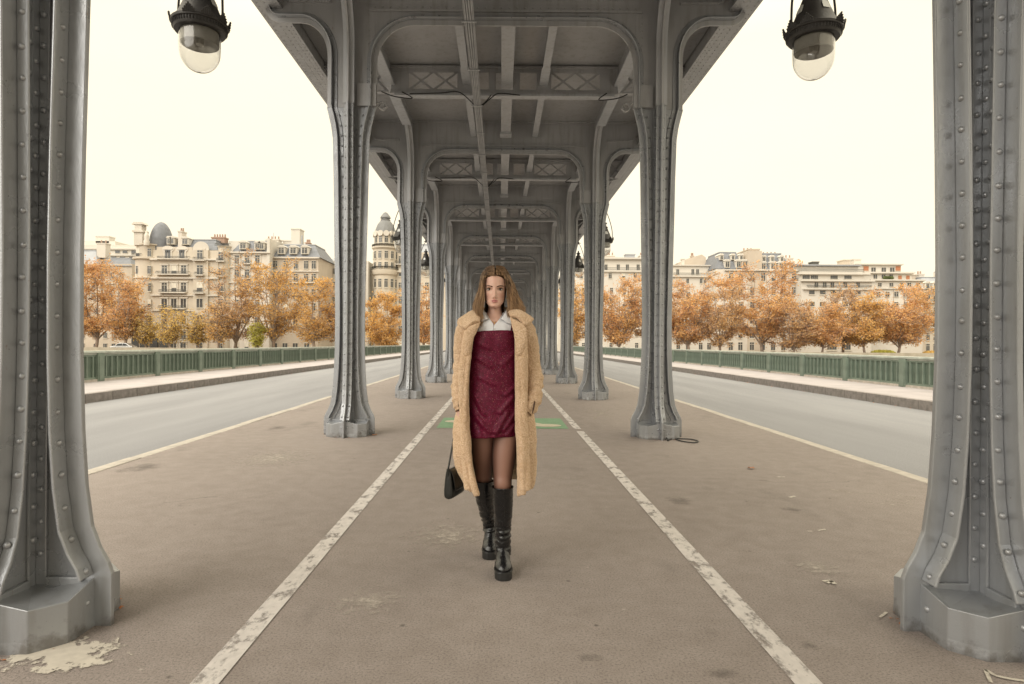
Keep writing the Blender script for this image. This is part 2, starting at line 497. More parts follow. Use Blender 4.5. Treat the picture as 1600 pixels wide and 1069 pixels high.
def at_ground(px, py):
    d = FOCAL*CAMZ/(py-HY-0.007*(px-HX)); return CAMX + (px-HX)*d/FOCAL, d
def patch(px0, py0, px1, py1, mat, name, z=0.004):
    xa, ya = at_ground(px0, py1); xb, yb = at_ground(px1, py1); _, yc = at_ground((px0+px1)/2, py0)
    r = random.Random(int(px0)); pts = []
    cx, cy, rx, ry = (xa+xb)/2, (ya+yc)/2, (xb-xa)/2, (yc-ya)/2
    for k in range(24):
        t = 2*pi*k/24; q = 1+r.uniform(-.12, .12)
        pts.append((cx+rx*q*cos(t), cy+ry*q*sin(t)))
    flat(pts, z, name, mat)
patch(600, 812, 775, 872, M['faded_patch'], 'worn_paint_mark')
patch(490, 915, 640, 968, M['faded_patch'], 'worn_paint_mark')
patch(-70, 995, 165, 1056, M['pale_splat'], 'paint_splat')
patch(150, 720, 230, 742, M['stain'], 'dark_stain'); patch(400, 665, 445, 673, M['stain'], 'dark_stain')
patch(1045, 776, 1105, 792, M['stain'], 'dark_stain'); patch(1100, 1045, 1180, 1062, M['stain'], 'dark_stain')
patch(1230, 792, 1270, 802, M['stain'], 'dark_stain'); patch(890, 1018, 960, 1040, M['stain'], 'dark_stain')
patch(1250, 870, 1360, 905, M['faded_patch'], 'worn_paint_mark')
patch(310, 700, 480, 735, M['faded_patch'], 'worn_paint_mark')
patch(1260, 1000, 1300, 1020, M['stain'], 'dark_stain')
chalk = MB()
def cstroke(px, w, z=0.005): stroke(chalk, [at_ground(*p) for p in px], w, z)
cstroke([(925,640),(938,645),(955,652)], .03); cstroke([(955,640),(940,646),(928,655)], .03); cstroke([(945,647),(970,646)], .02); cstroke([(915,643),(924,643)], .02)
cstroke([(1296,765),(1330,770),(1390,774),(1432,778),(1425,783),(1395,781)], .012)
cstroke([(1350,785),(1380,788),(1415,791)], .014); cstroke([(1385,784),(1428,789)], .02)
structure(chalk.build('chalk_scribble', M['chalk']))
chalk = MB()
cstroke([(1543,1048),(1560,1058),(1580,1062),(1605,1066)], .018); cstroke([(1543,1048),(1552,1068)], .014)
cstroke([(1290,910),(1298,908),(1308,914)], .03); cstroke([(1280,830),(1292,828)], .016); cstroke([(1378,966),(1388,958)], .014); cstroke([(1264,831),(1271,831)], .014)
cstroke([(1294,912),(1304,909)], .025)
cstroke([(1216,746),(1228,746)], .02); cstroke([(1235,778),(1244,776)], .025)
structure(chalk.build('chalk_mark', M['chalk_strong']))

# ================================================================== columns of the viaduct
CX = 2.20
ROWS = [2.88 + 6*k for k in range(19)]
ZB = 0.20
EZ = [0.0, 0.24, 0.29, 0.36, 0.46, 0.65, 0.90, 1.25, 1.7, 2.2, 3.0, 3.7, 4.25, 4.42, 4.56, 4.69]
EX = [.365, .365, .348, .308, .270, .243, .226, .215, .213, .220, .238, .250, .266, .290, .322, .355]
EYv = [.365, .365, .348, .308, .270, .243, .226, .215, .213, .220, .232, .240, .246, .248, .250, .252]
ex = lambda z: interp(z, EZ, EX)
ey = lambda z: interp(z, EZ, EYv)
TIP = 0.080                                        # the web reaches this far beyond the riveted flange angles
HWX, HWY = 0.105, 0.066                            # half widths of the flange angles of the two webs
zs = sorted(set(EZ + [0.265, 0.32, 0.41, 0.55, 0.77, 1.07, 1.45]))

def column_meshes():
    out = {}
    web = MB()
    zz = [-0.02] + [z for z in zs if z > 0]
    for plane, e, t in (('xz', ex, 0.0130), ('yz', ey, 0.0125)):
        L = [(-e(z), z) for z in zz]; R = [(e(z), z) for z in reversed(zz)]
        web.prism(L+R, -t, t, plane)
    for sx in (-1, 1):
        for sy in (-1, 1):
            xa, xb = sorted((sx*0.0124, sx*0.072)); ya, yb = sorted((sy*0.0129, sy*0.027)); web.box(xa, xb, ya, yb, 0.17, 4.69)
            xa, xb = sorted((sx*0.0123, sx*0.0265)); ya, yb = sorted((sy*0.0272, sy*0.072)); web.box(xa, xb, ya, yb, 0.17, 4.688)
            xa, xb = sorted((sx*0.073, sx*0.24)); ya, yb = sorted((sy*0.0128, sy*0.036)); web.box(xa, xb, ya, yb, 0.17, 0.232)
            xa, xb = sorted((sx*0.0122, sx*0.036)); ya, yb = sorted((sy*0.073, sy*0.24)); web.box(xa, xb, ya, yb, 0.17, 0.231)
    out['web'] = web.mesh('web', M['steel'])
    def head(axis, s):
        e, hw, wt = (ex, HWX, 0.0132) if axis == 'x' else (ey, HWY, 0.0127)
        h = MB(); plane = 'xz' if axis == 'x' else 'yz'
        for q in (-1, 1):
            pl = [(s*(e(z)-TIP), z) for z in zs if z >= 0.15]
            h.bar(pl, q*(wt+hw)/2, hw-wt, 0.014*s, plane)                 # leg standing off the web
            h.bar([(x-s*0.0145, z) for x, z in pl], q*(wt+0.0135/2), 0.0135, 0.062*s, plane)   # leg on the web
        return h.mesh('flange', M['steel'])
    for k in ('x', 'y'):
        for s in (-1, 1): out['flange', k, s] = head(k, s)
    b = MB()
    q = [(.2855, 0.02), (.2855, .185), (.185, .2855), (.02, .2855)]
    ring = []
    for sx, sy, rev in ((1,1,0), (-1,1,1), (-1,-1,0), (1,-1,1)):
        pts = [(sx*x, sy*y) for x, y in q]
        ring += list(reversed(pts)) if rev else pts
    n = len(ring)
    tops = [0.222, 0.186, 0.186, 0.222]*4
    r9 = random.Random(9)
    lo = [(x*1.012, y*1.012, -0.02) for x, y in ring]; m0 = [(x*1.008, y*1.008, 0.02) for x, y in ring]; mid = [(x*1.0, y*1.0, 0.05) for x, y in ring]
    hi = [(x, y, t) for (x, y), t in zip(ring, tops)]
    inn = [(x*0.93, y*0.93, t-0.006) for (x, y), t in zip(ring, tops)]
    inn2 = [(x*0.3, y*0.3, 0.196) for (x, y) in ring]
    rows = [lo, m0, mid, hi, inn, inn2]
    b.grid(rows, closed=True)
    b.add(inn2, [tuple(range(n))]); b.add(lo, [tuple(range(n-1, -1, -1))])
    out['base'] = b.mesh('base', M['steel'])
    return out
CM = column_meshes()

def rivet_places():
    """(position, normal) of every rivet of one column."""
    R = []
    z = 0.12
    while z < 4.62:
        for s in (-1, 1):
            for q in (-1, 1):
                R.append(((s*(ex(max(z,.15))-TIP), q*0.056, z), (s, 0, 0), 'x', s, q))
                R.append(((q*0.038, s*(ey(max(z,.15))-TIP), z+0.02), (0, s, 0), 'y', s, q))
                if z > 0.3:
                    R.append(((s*(ex(z)-TIP-0.056), q*0.0265, z+0.07), (0, q, 0), 'web', s, q))
                    R.append(((q*0.0262, s*(ey(z)-TIP-0.056), z+0.07), (q, 0, 0), 'web', s, q))
        z += 0.146
    z = 0.34
    while z < 4.62:
        for sx in (-1, 1):
            for sy in (-1, 1):
                R.append(((sx*0.048, sy*0.027, z), (0, sy, 0), 'core', sx, sy))
                R.append(((sx*0.0265, sy*0.048, z+0.07), (sx, 0, 0), 'core', sx, sy))
        z += 0.146
    return R
RP = rivet_places()
rall = MB()
for p, nr, *_ in RP: rall.rivet(p, nr, 0.018, 6)
RIVETS = rall.mesh('rivets', M['steel'], 60)
one = MB(); one.rivet((0,0,0), (0,-1,0), 0.0158, 8)
ONE_RIVET = one.mesh('rivet', M['steel'], 60)

sgn_ok = lambda p, s: p[0]*s < 0 and p[1] < 0
ORD = ['nearest', 'second', 'third', 'fourth', 'fifth', 'sixth', 'seventh', 'eighth', 'ninth', 'tenth', 'eleventh', 'twelfth',
       'thirteenth', 'fourteenth', 'fifteenth', 'sixteenth', 'seventeenth', 'eighteenth', 'farthest']
def column(side, k, y):
    s = -1 if side == 'left' else 1
    root = empty('viaduct_column', (s*CX, y, 0))
    if k == 0: lab = f'large {side} foreground column of riveted grey steel, cut off by the {side} picture edge'
    elif k == 18: lab = f'farthest riveted grey steel column of the {side} row, at the far end of the bridge'
    else: lab = f'{ORD[k]} riveted grey steel column from the camera in the {side} row'
    if k == 1 and s > 0: lab = 'second riveted steel column from the camera in the right row, black cable at its foot'
    tag(root, lab, 'column', 'riveted columns carrying the viaduct')
    parts = [link('web', CM['web'], root), link('base', CM['base'], root)]
    for a in ('x', 'y'):
        for q in (-1, 1): parts.append(link('flange', CM['flange', a, q], root))
    if k < 3:
        for o in parts: bevel(o, 0.004 if k else 0.005, 2 if k == 0 else 1)
        bevel(parts[1], 0.012, 2)
    if k == 0:
        rest = MB(); r = random.Random(3 if s < 0 else 5); n = 0
        for p, nr, kind, a, q in RP:
            seen = (kind == 'x' and nr[0]*s < 0 and q < 0) or (kind == 'y' and nr[1] < 0) or (kind == 'core' and sgn_ok(p, s)) or (kind == 'web' and sgn_ok(p, s))
            if seen and p[2] < 3.9 and n < 298:
                n += 1
                rz = 0 if nr[1] < -.5 else (pi/2 if nr[0] > 0 else -pi/2)
                o = link('rivet', ONE_RIVET, root, Vector(p)+Vector((r.uniform(-.003,.003), 0, r.uniform(-.005,.005))), (0, 0, rz))
                sc = r.uniform(0.92, 1.1); o.scale = (sc, sc, sc)
            else: rest.rivet(p, nr, 0.0165, 6)
        tag(rest.build('rivets', M['steel'], root, 60), kind='stuff')
    elif k < 8:
        tag(link('rivets', RIVETS, root), kind='stuff')
    return root
for k, y in enumerate(ROWS):
    for side in ('left', 'right'): column(side, k, y)

# ================================================================== the elevated deck
deck = empty('elevated_railway_deck', (0, 0, 4.69))
tag(deck, 'grey riveted steel deck of the elevated railway carried on the two column rows', 'viaduct')
def D(mb, name, mat=None, smooth=None, kind=None, loc=None):
    """Part of the deck: meshes are modelled in world height and hung under the deck root."""
    o = mb.build(name, mat or M['steel_deck'], deck, smooth)
    o.location = Vector(loc or (0, 0, 0)) - Vector((0, 0, 4.69))
    if kind: o['kind'] = kind
    return o
SOF = 6.66
ALL = [2.88 + 6*k for k in range(-4, 19)]
# transverse frames: arch between the columns, brackets outside them
arch_half = [(1.835, 4.69), (1.835, 5.33)] + arc(1.30, 5.33, 0.535, 0.545, 0, 90, 10)[1:]
def frame_outline():
    inner = arch_half
    outer = [(2.545, 4.69), (2.545, 5.42)] + arc(2.93, 5.42, 0.385, 0.48, 180, 90, 9)[1:] + [(3.22, 5.90)] + arc(3.22, 6.12, 0.22, 0.22, -90, 0, 7)[1:] + [(3.44, 6.40), (3.44, SOF)]
    return inner, outer
inn, outr = frame_outline()
inn_full = inn + [(-x, z) for x, z in reversed(inn)]
poly_half = [(0, SOF)] + [(0, 5.875)] + list(reversed(inn)) + outr        # right half
fr = MB()
for s in (1, -1):
    pts = [(s*x, z) for x, z in poly_half]
    fr.prism(pts, -0.0135, 0.0135, 'xz')
fr_me = fr.mesh('arch_web', M['steel_deck'])
rim = MB()
for q in (-1, 1):
    rim.bar(inn_full, q*0.0595, 0.091, -0.014, 'xz', off=-0.07)
    rim.bar(inn_full, q*0.021, 0.0135, -0.06, 'xz', off=-0.0845)
    for s in (1, -1):
        p = [(s*x, z) for x, z in outr]
        rim.bar(p, q*0.0595, 0.091, 0.014*s, 'xz', off=0.07*s)
        rim.bar(p, q*0.021, 0.0135, 0.06*s, 'xz', off=0.0845*s)
rim_me = rim.mesh('arch_rim', M['steel'], 40)
trim = MB()
for q in (-1, 1):
    ya, yb = sorted((q*0.0137, q*0.055))
    trim.box(-1.95, 1.95, ya, yb, 6.055, 6.085)
    trim.box(-3.42, 3.42, ya+q*0.002, yb+q*0.002, SOF-0.05, SOF-0.005)
    yc, yd = sorted((q*0.0138, q*0.022))
    trim.box(-1.95, 1.95, yc, yd, 6.09, 6.16)
    for s in (1, -1):
        xa, xb = sorted((s*2.50, s*3.05)); trim.box(xa, xb, ya, yb, 6.18, 6.21)
        st = [(3.05, 6.195), (3.10, 6.20), (3.14, 6.25), (3.17, 6.31), (3.24, 6.33), (3.36, 6.345), (3.42, 6.40)]
        trim.bar([(s*x, z) for x, z in st], q*0.033, 0.044, 0.03*s, 'xz')
        xa, xb = sorted((s*1.87, s*2.05)); trim.box(xa, xb, yc, yd, 4.70, 6.05)
        # plate on the leg above the capital
        xa, xb = sorted((s*1.84, s*2.11)); trim.box(xa, xb, ya, ya+0.012 if q > 0 else ya+0.012, 4.70, 5.02)
trim_me = trim.mesh('stiffener', M['steel_deck'])
rv = MB()
for q in (-1, 1):
    for i in range(34):
        x = -1.87 + i*0.1133
        rv.rivet((x, q*0.0225, 6.125), (0, q, 0), 0.014, 6)
        rv.rivet((x, q*0.045, 6.605), (0, q, 0), 0.014, 6)
    for s in (-1, 1):
        for i in range(5):
            for j in range(4): rv.rivet((s*(1.30+i*0.095), q*0.0115, 6.24+j*0.085), (0, q, 0), 0.014, 6)
        for i in range(6): rv.rivet((s*(2.55+i*0.095), q*0.0565, 6.195), (0, q, 0), 0.012, 6)
        for (x, z) in ((3.10,6.235),(3.16,6.30),(3.25,6.35),(3.36,6.37)): rv.rivet((s*x, q*0.057, z), (0, q, 0), 0.012, 6)
        for i in range(13): rv.rivet((s*1.95, q*0.0225, 4.80+i*0.1), (0, q, 0), 0.014, 6)
rv_me = rv.mesh('rivets', M['steel_deck'], 60)
for k, y in enumerate(ALL):
    fo = link('arch_frame', fr_me, deck, (0, y, -4.69))
    for nm, me in (('arch_rim', rim_me), ('stiffener', trim_me)):
        o = link(nm, me, fo)
        if 4 <= k <= 8 and nm == 'arch_rim': bevel(o, 0.005)
    if 4 <= k <= 11: tag(link('rivets', rv_me, fo), kind='stuff')

# longitudinal girders over the column rows, bending down into each column
ga, gb = 0.60, 0.78          # the bend, along and up
def girder_path(y):
    p = [(y+0.252, 4.69), (y+0.252, 5.50)] + arc(y+0.252+ga, 5.50, ga, gb, 180, 90, 8)[1:]
    r = [(y+6-0.252, 4.69), (y+6-0.252, 5.50)] + arc(y+6-0.252-ga, 5.50, ga, gb, 0, 90, 8)[1:]
    return p + list(reversed(r))
gp = girder_path(0.0)
gw = MB(); gw.prism([(-0.0, 4.69)] + gp + [(6.0, 4.69), (6.0, 6.92), (0.0, 6.92)], -0.0128, 0.0128, 'yz')
gw_me = gw.mesh('longitudinal_girder', M['steel_deck'])
gr = MB()
for q in (-1, 1):
    gr.bar(gp, q*0.045, 0.064, 0.014, 'yz', off=0.07); gr.bar(gp, q*0.0195, 0.0125, 0.06, 'yz', off=0.0845)
gr.bar(gp[9:-9], 0.0, 0.20, 0.016, 'yz', off=-0.0165)
gr_me = gr.mesh('girder_flange', M['steel_pale'], 40)
gv = MB()
for q in (-1, 1):
    for i in range(44):
        gv.rivet((q*0.0130, 0.85+i*0.098, 6.37), (q, 0, 0), 0.013, 6)
        gv.rivet((q*0.0130, 0.4+i*0.118, 6.58), (q, 0, 0), 0.013, 6)
gv_me = gv.mesh('rivets', M['steel_deck'], 60)
for k, y in enumerate(ALL[:-1]):
    for s in (-1, 1):
        o = link('longitudinal_girder', gw_me, deck, (s*CX, y, -4.69))
        link('girder_flange', gr_me, o)
        if 4 <= k <= 9: tag(link('rivets', gv_me, o), kind='stuff')
# outer edge girders
eg = MB()
ya, yb = ALL[0], ALL[-1]
for s in (-1, 1):
    eg = MB()
    xa, xb = sorted((s*3.455, s*3.475)); eg.box(xa, xb, ya, yb, 6.12, 7.05)
    o = D(eg, 'edge_girder')
    fl = MB(); xa, xb = sorted((s*3.20, s*3.56)); fl.box(xa, xb, ya, yb, 6.095, 6.118)
    xa, xb = sorted((s*3.34, s*3.453)); fl.box(xa, xb, ya, yb, 6.1185, 6.135)
    xa, xb = sorted((s*3.438, s*3.4535)); fl.box(xa, xb, ya, yb, 6.136, 6.24)
    fl.build('girder_flange', M['steel_deck'], o)
    ev = MB(); y = 2.0
    while y < 34:
        for x in (3.245, 3.31, 3.40, 3.51): ev.rivet((s*x, y, 6.0945), (0, 0, -1), 0.013, 6)
        y += 0.11
    tag(ev.build('rivets', M['steel_deck'], o, 60), kind='stuff')
# mid-span lattice beams between the girders with their brackets outside
def lattice():
    b = MB()
    zt, zb = 6.62, 6.09
    for (za, zc) in ((zb, zb+0.035), (zt-0.035, zt)): b.box(-2.18, 2.18, -0.07, 0.07, za, zc)
    for q in (-1, 1):
        yy = sorted((q*0.012, q*0.022))
        b.box(-2.18, 2.18, *yy, zb+0.0355, zb+0.10); b.box(-2.18, 2.18, *yy, zt-0.10, zt-0.0355)
    for s in (-1, 1):
        xa, xb = sorted((s*1.83, s*2.17)); b.box(xa, xb, -0.0115, 0.0115, zb+0.036, zt-0.036)
        xa, xb = sorted((s*0.62, s*0.90)); b.box(xa, xb, -0.0114, 0.0114, zb+0.036, zt-0.036)
        for (xl, xr) in ((0.90, 1.365), (1.365, 1.83)):
            for (x0, x1, q) in ((xl, xr, -0.006), (xr, xl, 0.006)):
                w = 0.035
                b.prism([(s*(x0-w), zb+0.09), (s*(x0+w), zb+0.09), (s*(x1+w), zt-0.09), (s*(x1-w), zt-0.09)], q-0.005, q+0.005, 'xz')
    xa = 0.30
    for s in (-1, 1):
        a, c = sorted((s*0.16, s*0.30)); b.box(a, c, -0.0113, 0.0113, zb+0.036, zt-0.036)
    return b.mesh('lattice_beam', M['steel_deck'])
lat_me = lattice()
low = MB(); low.box(-2.10, 2.10, -0.085, 0.085, 6.045, 6.088)
low_me = low.mesh('lattice_flange', M['steel_pale'])
def console():
    """Outside bracket at mid-span with a scroll, built for the +x side."""
    b = MB()
    zt, zb = 6.62, 6.12
    b.box(2.22, 3.45, -0.05, 0.05, zt-0.03, zt); b.box(2.22, 3.45, -0.05, 0.05, zb, zb+0.03)
    for (xl, xr) in ((2.24, 2.65), (2.65, 3.06), (3.06, 3.44)):
        for (x0, x1, q) in ((xl, xr, -0.006), (xr, xl, 0.006)):
            b.prism([(x0-.03, zb+.03), (x0+.03, zb+.03), (x1+.03, zt-.03), (x1-.03, zt-.03)], q-.005, q+.005, 'xz')
    scroll = crom([(2.26,5.86),(2.33,5.80),(2.40,5.86),(2.35,5.93),(2.29,5.90),(2.34,5.86)], 5)
    b.bar([tuple(p) for p in reversed(scroll)], 0.0, 0.07, 0.022, 'xz')
    wave = crom([(2.40,5.88),(2.52,5.98),(2.66,5.93),(2.80,5.86),(2.95,5.90),(3.12,6.02),(3.34,6.09)], 5)
    b.bar([tuple(p) for p in wave], 0.0, 0.075, 0.03, 'xz')
    return b
con_r = console().mesh('side_bracket', M['steel_deck'])
cl = console(); cl.v = [(-x, y, z) for x, y, z in cl.v]
con_l = cl.mesh('side_bracket', M['steel_deck'])
for k, y in enumerate(ALL[:-1]):
    o = link('lattice_beam', lat_me, deck, (0, y+3.0, -4.69)); link('lattice_flange', low_me, o)
    for me in (con_l, con_r): link('side_bracket', me, deck, (0, y+3.0, -4.69))
# stringers under the soffit
for x, w, zb in ((-0.72, 0.13, 6.27), (0.05, 0.22, 6.25), (0.75, 0.13, 6.27)):
    for k, y in enumerate(ALL[:-1]):
        if k < 2: continue
        st = MB()
        st.box(-0.008, 0.008, 0.16, 5.84, zb+0.0205, SOF)
        if w < 0.2:
            st.prism([(-w/2,0.05),(w/2,0.05),(w/2,2.2),(w*.62,2.3),(w*.62,3.6),(w/2,3.7),(w/2,5.95),(-w/2,5.95),(-w/2,3.7),(-w*.62,3.6),(-w*.62,2.3),(-w/2,2.2)], zb, zb+0.02, 'xy')
        else:
            st.box(-w/2, w/2, 0.20, 5.80, zb, zb+0.02)
            st.box(-w/2-.025, w/2+.025, 5.52, 5.80, zb-0.05, zb-0.001)
            for i in range(4): st.rivet((-.09+i*.06, 5.66, zb-0.05), (0, 0, -1), .016, 6)
        for i in range(0, 40 if 4 <= k < 9 else 0):
            st.rivet((-0.009, 0.3+i*.135, zb+0.06), (-1, 0, 0), .012, 6)
        o = st.build('stringer', M['steel_pale'], deck); o.location = (x, y, -4.69)
# soffit: slab with separate riveted plates
sl = MB(); sl.box(-3.44, 3.44, ALL[0], ALL[-1], SOF+0.014, 7.05)
D(sl, 'soffit')
pa = {}
r = random.Random(8)
XS = [-3.42, -2.23, -0.74, 0.03, 0.74, 2.23, 3.42]
for k in range(4, 16):
    for j in range(4):
        for i in ([0, 1, 2, 3, 4, 5] if k < 12 else [1, 4]):
            w = XS[i+1]-XS[i]
            key = round(w, 3)
            if key not in pa:
                b = MB(); b.box(0.006, w-0.006, 0.006, 1.494, SOF, SOF+0.013); pa[key] = b.mesh('soffit_plate', M['steel_deck'])
            link('soffit_plate', pa[key], deck, (XS[i], ALL[k]+1.5*j, -4.69-r.uniform(0, .004)))
far = MB()
for k in list(range(0, 4)) + list(range(16, 22)):
    for j in range(4): far.box(-3.42, 3.42, ALL[k]+1.5*j+.006, ALL[k]+1.5*j+1.494, SOF, SOF+.013)
D(far, 'soffit_plates', kind='stuff')
# parapet of the elevated tracks, hidden from below but shading the deck
pp = MB()
for s in (-1, 1):
    xa, xb = sorted((s*3.30, s*3.54)); pp.box(xa, xb, ALL[0], ALL[-1], 7.052, 8.1)
D(pp, 'track_parapet')

# cable tray slung under the frames, left of the middle
tray = empty('cable_tray', (-0.50, 0, 5.70))
tag(tray, 'long cable tray of bundled grey conduits running under the viaduct frames', 'cable tray')
def hang(mb, name, mat, sm=None):
    o = mb.build(name, mat, tray, sm); o.location = (0.50, 0, -5.70); return o
M['conduit'] = simple('grey_conduit', (0.40, 0.405, 0.42), 0.5, var=0.15, scale=6)
M['cable'] = simple('black_cable', (0.02, 0.02, 0.02), 0.5)
b = MB(); b.box(-0.565, -0.435, 3.0, 110, 5.775, 5.785); b.box(-0.568, -0.560, 3.0, 110, 5.75, 5.80); b.box(-0.440, -0.432, 3.0, 110, 5.75, 5.80); hang(b, 'tray_channel', M['conduit'])
for i in range(4):
    b = MB(); x = -0.545+i*0.03
    b.tube([(x+0.004*sin(y*1.3+i), y, 5.757+0.004*sin(y*.9+2*i)) for y in np.arange(3.0, 110, 1.5)], 0.0125, 6); hang(b, 'conduit', M['conduit'], 180)
for y in np.arange(4.0, 60, 1.5):
    b = MB(); b.box(-0.61, -0.40, y-.012, y+.012, 5.728, 5.742); b.box(-0.606, -0.598, y-.01, y+.01, 5.743, 5.87); hang(b, 'tray_bracket', M['conduit'])
# thin wires drooping beside the lattice beams
for k in (4, 5, 6):
    y = ALL[k]+2.9
    for i, pts in enumerate(([(-1.95, y, 6.10), (-1.75, y, 5.98), (-2.05, y-.2, 5.93), (-2.3, y-.2, 6.02)], [(-1.80, y, 6.065), (-1.2, y-.02, 6.075), (-0.85, y-.1, 6.06), (-0.55, y-.1, 5.82), (-0.40, y-.1, 5.84), (-0.25, y, 6.05)],
                             [(0.3, y, 6.05), (-0.1, y, 6.08), (-0.25, y-.1, 5.95), (-0.42, y-.1, 5.80)], [(1.95, y, 6.10), (1.8, y, 5.97), (2.1, y-.2, 5.92), (2.3, y-.2, 6.0)])):
        b = MB(); b.tube(crom(pts, 6), 0.011, 5)
        o = D(b, 'wire', M['cable'], 180)

# ================================================================== hanging lanterns
M['lamp_iron'] = simple('dark_lamp_metal', (0.045, 0.042, 0.040), 0.5, 0.4, var=0.25, scale=8, bmp=0.2)
def glass_mat():
    m, nt, b = new_mat('lamp_glass')
    b.inputs['Base Color'].default_value = (0.86, 0.86, 0.86, 1); b.inputs['Roughness'].default_value = 0.03
    b.inputs['IOR'].default_value = 1.45; b.inputs['Transmission Weight'].default_value = 1.0
    return m
M['glass'] = glass_mat()
M['reflector'] = simple('lamp_reflector', (0.42, 0.40, 0.35), 0.45, 0.1, var=0.1)
M['skylight_glass'] = simple('pale_vent_glass', (0.5, 0.5, 0.47), 0.2)
def lantern_parts(root):
    # origin: centre of the cap rim; z up
    b = MB()
    b.lathe([(0.205,-0.075),(0.225,-0.075),(0.238,-0.05),(0.240,-0.02),(0.255,-0.012),(0.258,0.01),(0.240,0.02),(0.225,0.035),(0.19,0.10),(0.150,0.20),(0.112,0.30),(0.090,0.36),(0.098,0.37),(0.098,0.39),(0.06,0.41),(0.052,0.47),(0.075,0.485),(0.075,0.51),(0.03,0.53),(0.022,0.60)], n=32)
    cap = b.build('lamp_cap', M['lamp_iron'], root, 35)
    fl = MB()
    for i in range(56):
        a = 2*pi*i/56; c, s = cos(a), sin(a)
        fl.tube([(c*0.241, s*0.241, -0.052), (c*0.245, s*0.245, -0.02)], 0.006, 4)
    tag(fl.build('fluting', M['lamp_iron'], cap), kind='stuff')
    cr = MB()
    for i in range(10):
        a0 = 2*pi*i/10
        if i in (2, 7): continue
        for j in range(7):
            a = a0 + (j-3)*0.062; h = 0.016 + 0.06*(1-abs(j-3)/3.4)
            c, s = cos(a), sin(a)
            cr.tube([(c*0.256, s*0.256, 0.0), (c*(0.258+h*0.12), s*(0.258+h*0.12), h)], 0.0105, 4)
            cr.lathe([(0.001,-0.012),(0.012,0),(0.001,0.012)], (c*(0.259+h*0.12), s*(0.259+h*0.12), h), 5)
    tag(cr.build('crown_ornament', M['lamp_iron'], cap), kind='stuff')
    wn_ = MB()
    for i in range(4):
        a = 2*pi*i/4 - pi/2
        c, s = cos(a), sin(a); t = (-s, c)
        pts = []
        for (u, z) in ((-0.04,0.16),(0.04,0.16),(0.04,0.20),(0.03,0.235),(0,0.25),(-0.03,0.235),(-0.04,0.20)):
            rr = 0.19 + (0.112-0.19)*(z-0.10)/0.20 + 0.004
            pts.append((c*rr+t[0]*u, s*rr+t[1]*u, z))
        wn_.add(pts, [tuple(range(7))])
    wn_.build('vent_window', M['skylight_glass'], cap)
    g = MB()
    prof = [(0.185,-0.07),(0.186,-0.18),(0.183,-0.26)] + [(0.183*cos(radians(t)), -0.26-0.19*sin(radians(t))) for t in range(8, 90, 8)] + [(0.004,-0.45)]
    inner = [(r-0.005 if r > 0.01 else 0.003, z+0.004) for r, z in reversed(prof)]
    g.lathe(prof+inner, n=32)
    g.build('glass_globe', M['glass'], root, 60)
    bnd = MB(); bnd.lathe([(0.186,-0.205),(0.1875,-0.205),(0.1875,-0.20),(0.186,-0.20)], n=32)
    rf = MB()
    rf.lathe([(0.17,-0.06),(0.172,-0.19),(0.165,-0.195),(0.12,-0.12),(0.03,-0.09)], n=28)
    rf.lathe([(0.035,-0.09),(0.04,-0.15),(0.035,-0.19),(0.01,-0.2)], n=12)
    rf.build('reflector', M['reflector'], root, 50)
    y = MB()
    for s in (-1, 1):
        y.tube(crom([(s*0.245, 0, 0.0), (s*0.252, 0, 0.12), (s*0.235, 0, 0.34), (s*0.16, 0, 0.60), (s*0.075, 0, 0.80), (0, 0, 0.90)], 5), 0.011, 6)
    y.build('yoke', M['lamp_iron'], root, 60)
    rod = MB()
    rod.tube([(0,0,0.88),(0,0,1.78)], 0.012, 6); rod.tube([(-0.09,0,0.90),(0.09,0,0.90)], 0.014, 6)
    rod.lathe([(0.005,0.84),(0.035,0.87),(0.035,0.93),(0.005,0.96)], n=10)
    rod.build('hanger_rod', M['lamp_iron'], root, 60)
base_lamp = empty('hanging_lantern', (0, 0, 0)); lantern_parts(base_lamp)
n = 0
for k in range(0, 8):
    for s, side in ((-1, 'left'), (1, 'right')):
        o = base_lamp if n == 0 else copy_tree(base_lamp)
        n += 1
        o.location = (s*2.95, 5.95+6*k+(0.0 if s < 0 else 0.0), 4.36 if s < 0 else 4.33)
        o.rotation_euler.z = 0.25*s
        pos = ['nearest dark iron', 'second dark iron', 'third dark iron', 'fourth dark iron', 'fifth dark iron', 'sixth dark iron', 'seventh dark iron', 'farthest dark iron'][k]
        extra = ' under the viaduct edge' if k else ' against the sky at the top'
        tag(o, f'{pos} hanging lantern on the {side}{extra}', 'lamp', 'lanterns hung from the viaduct')

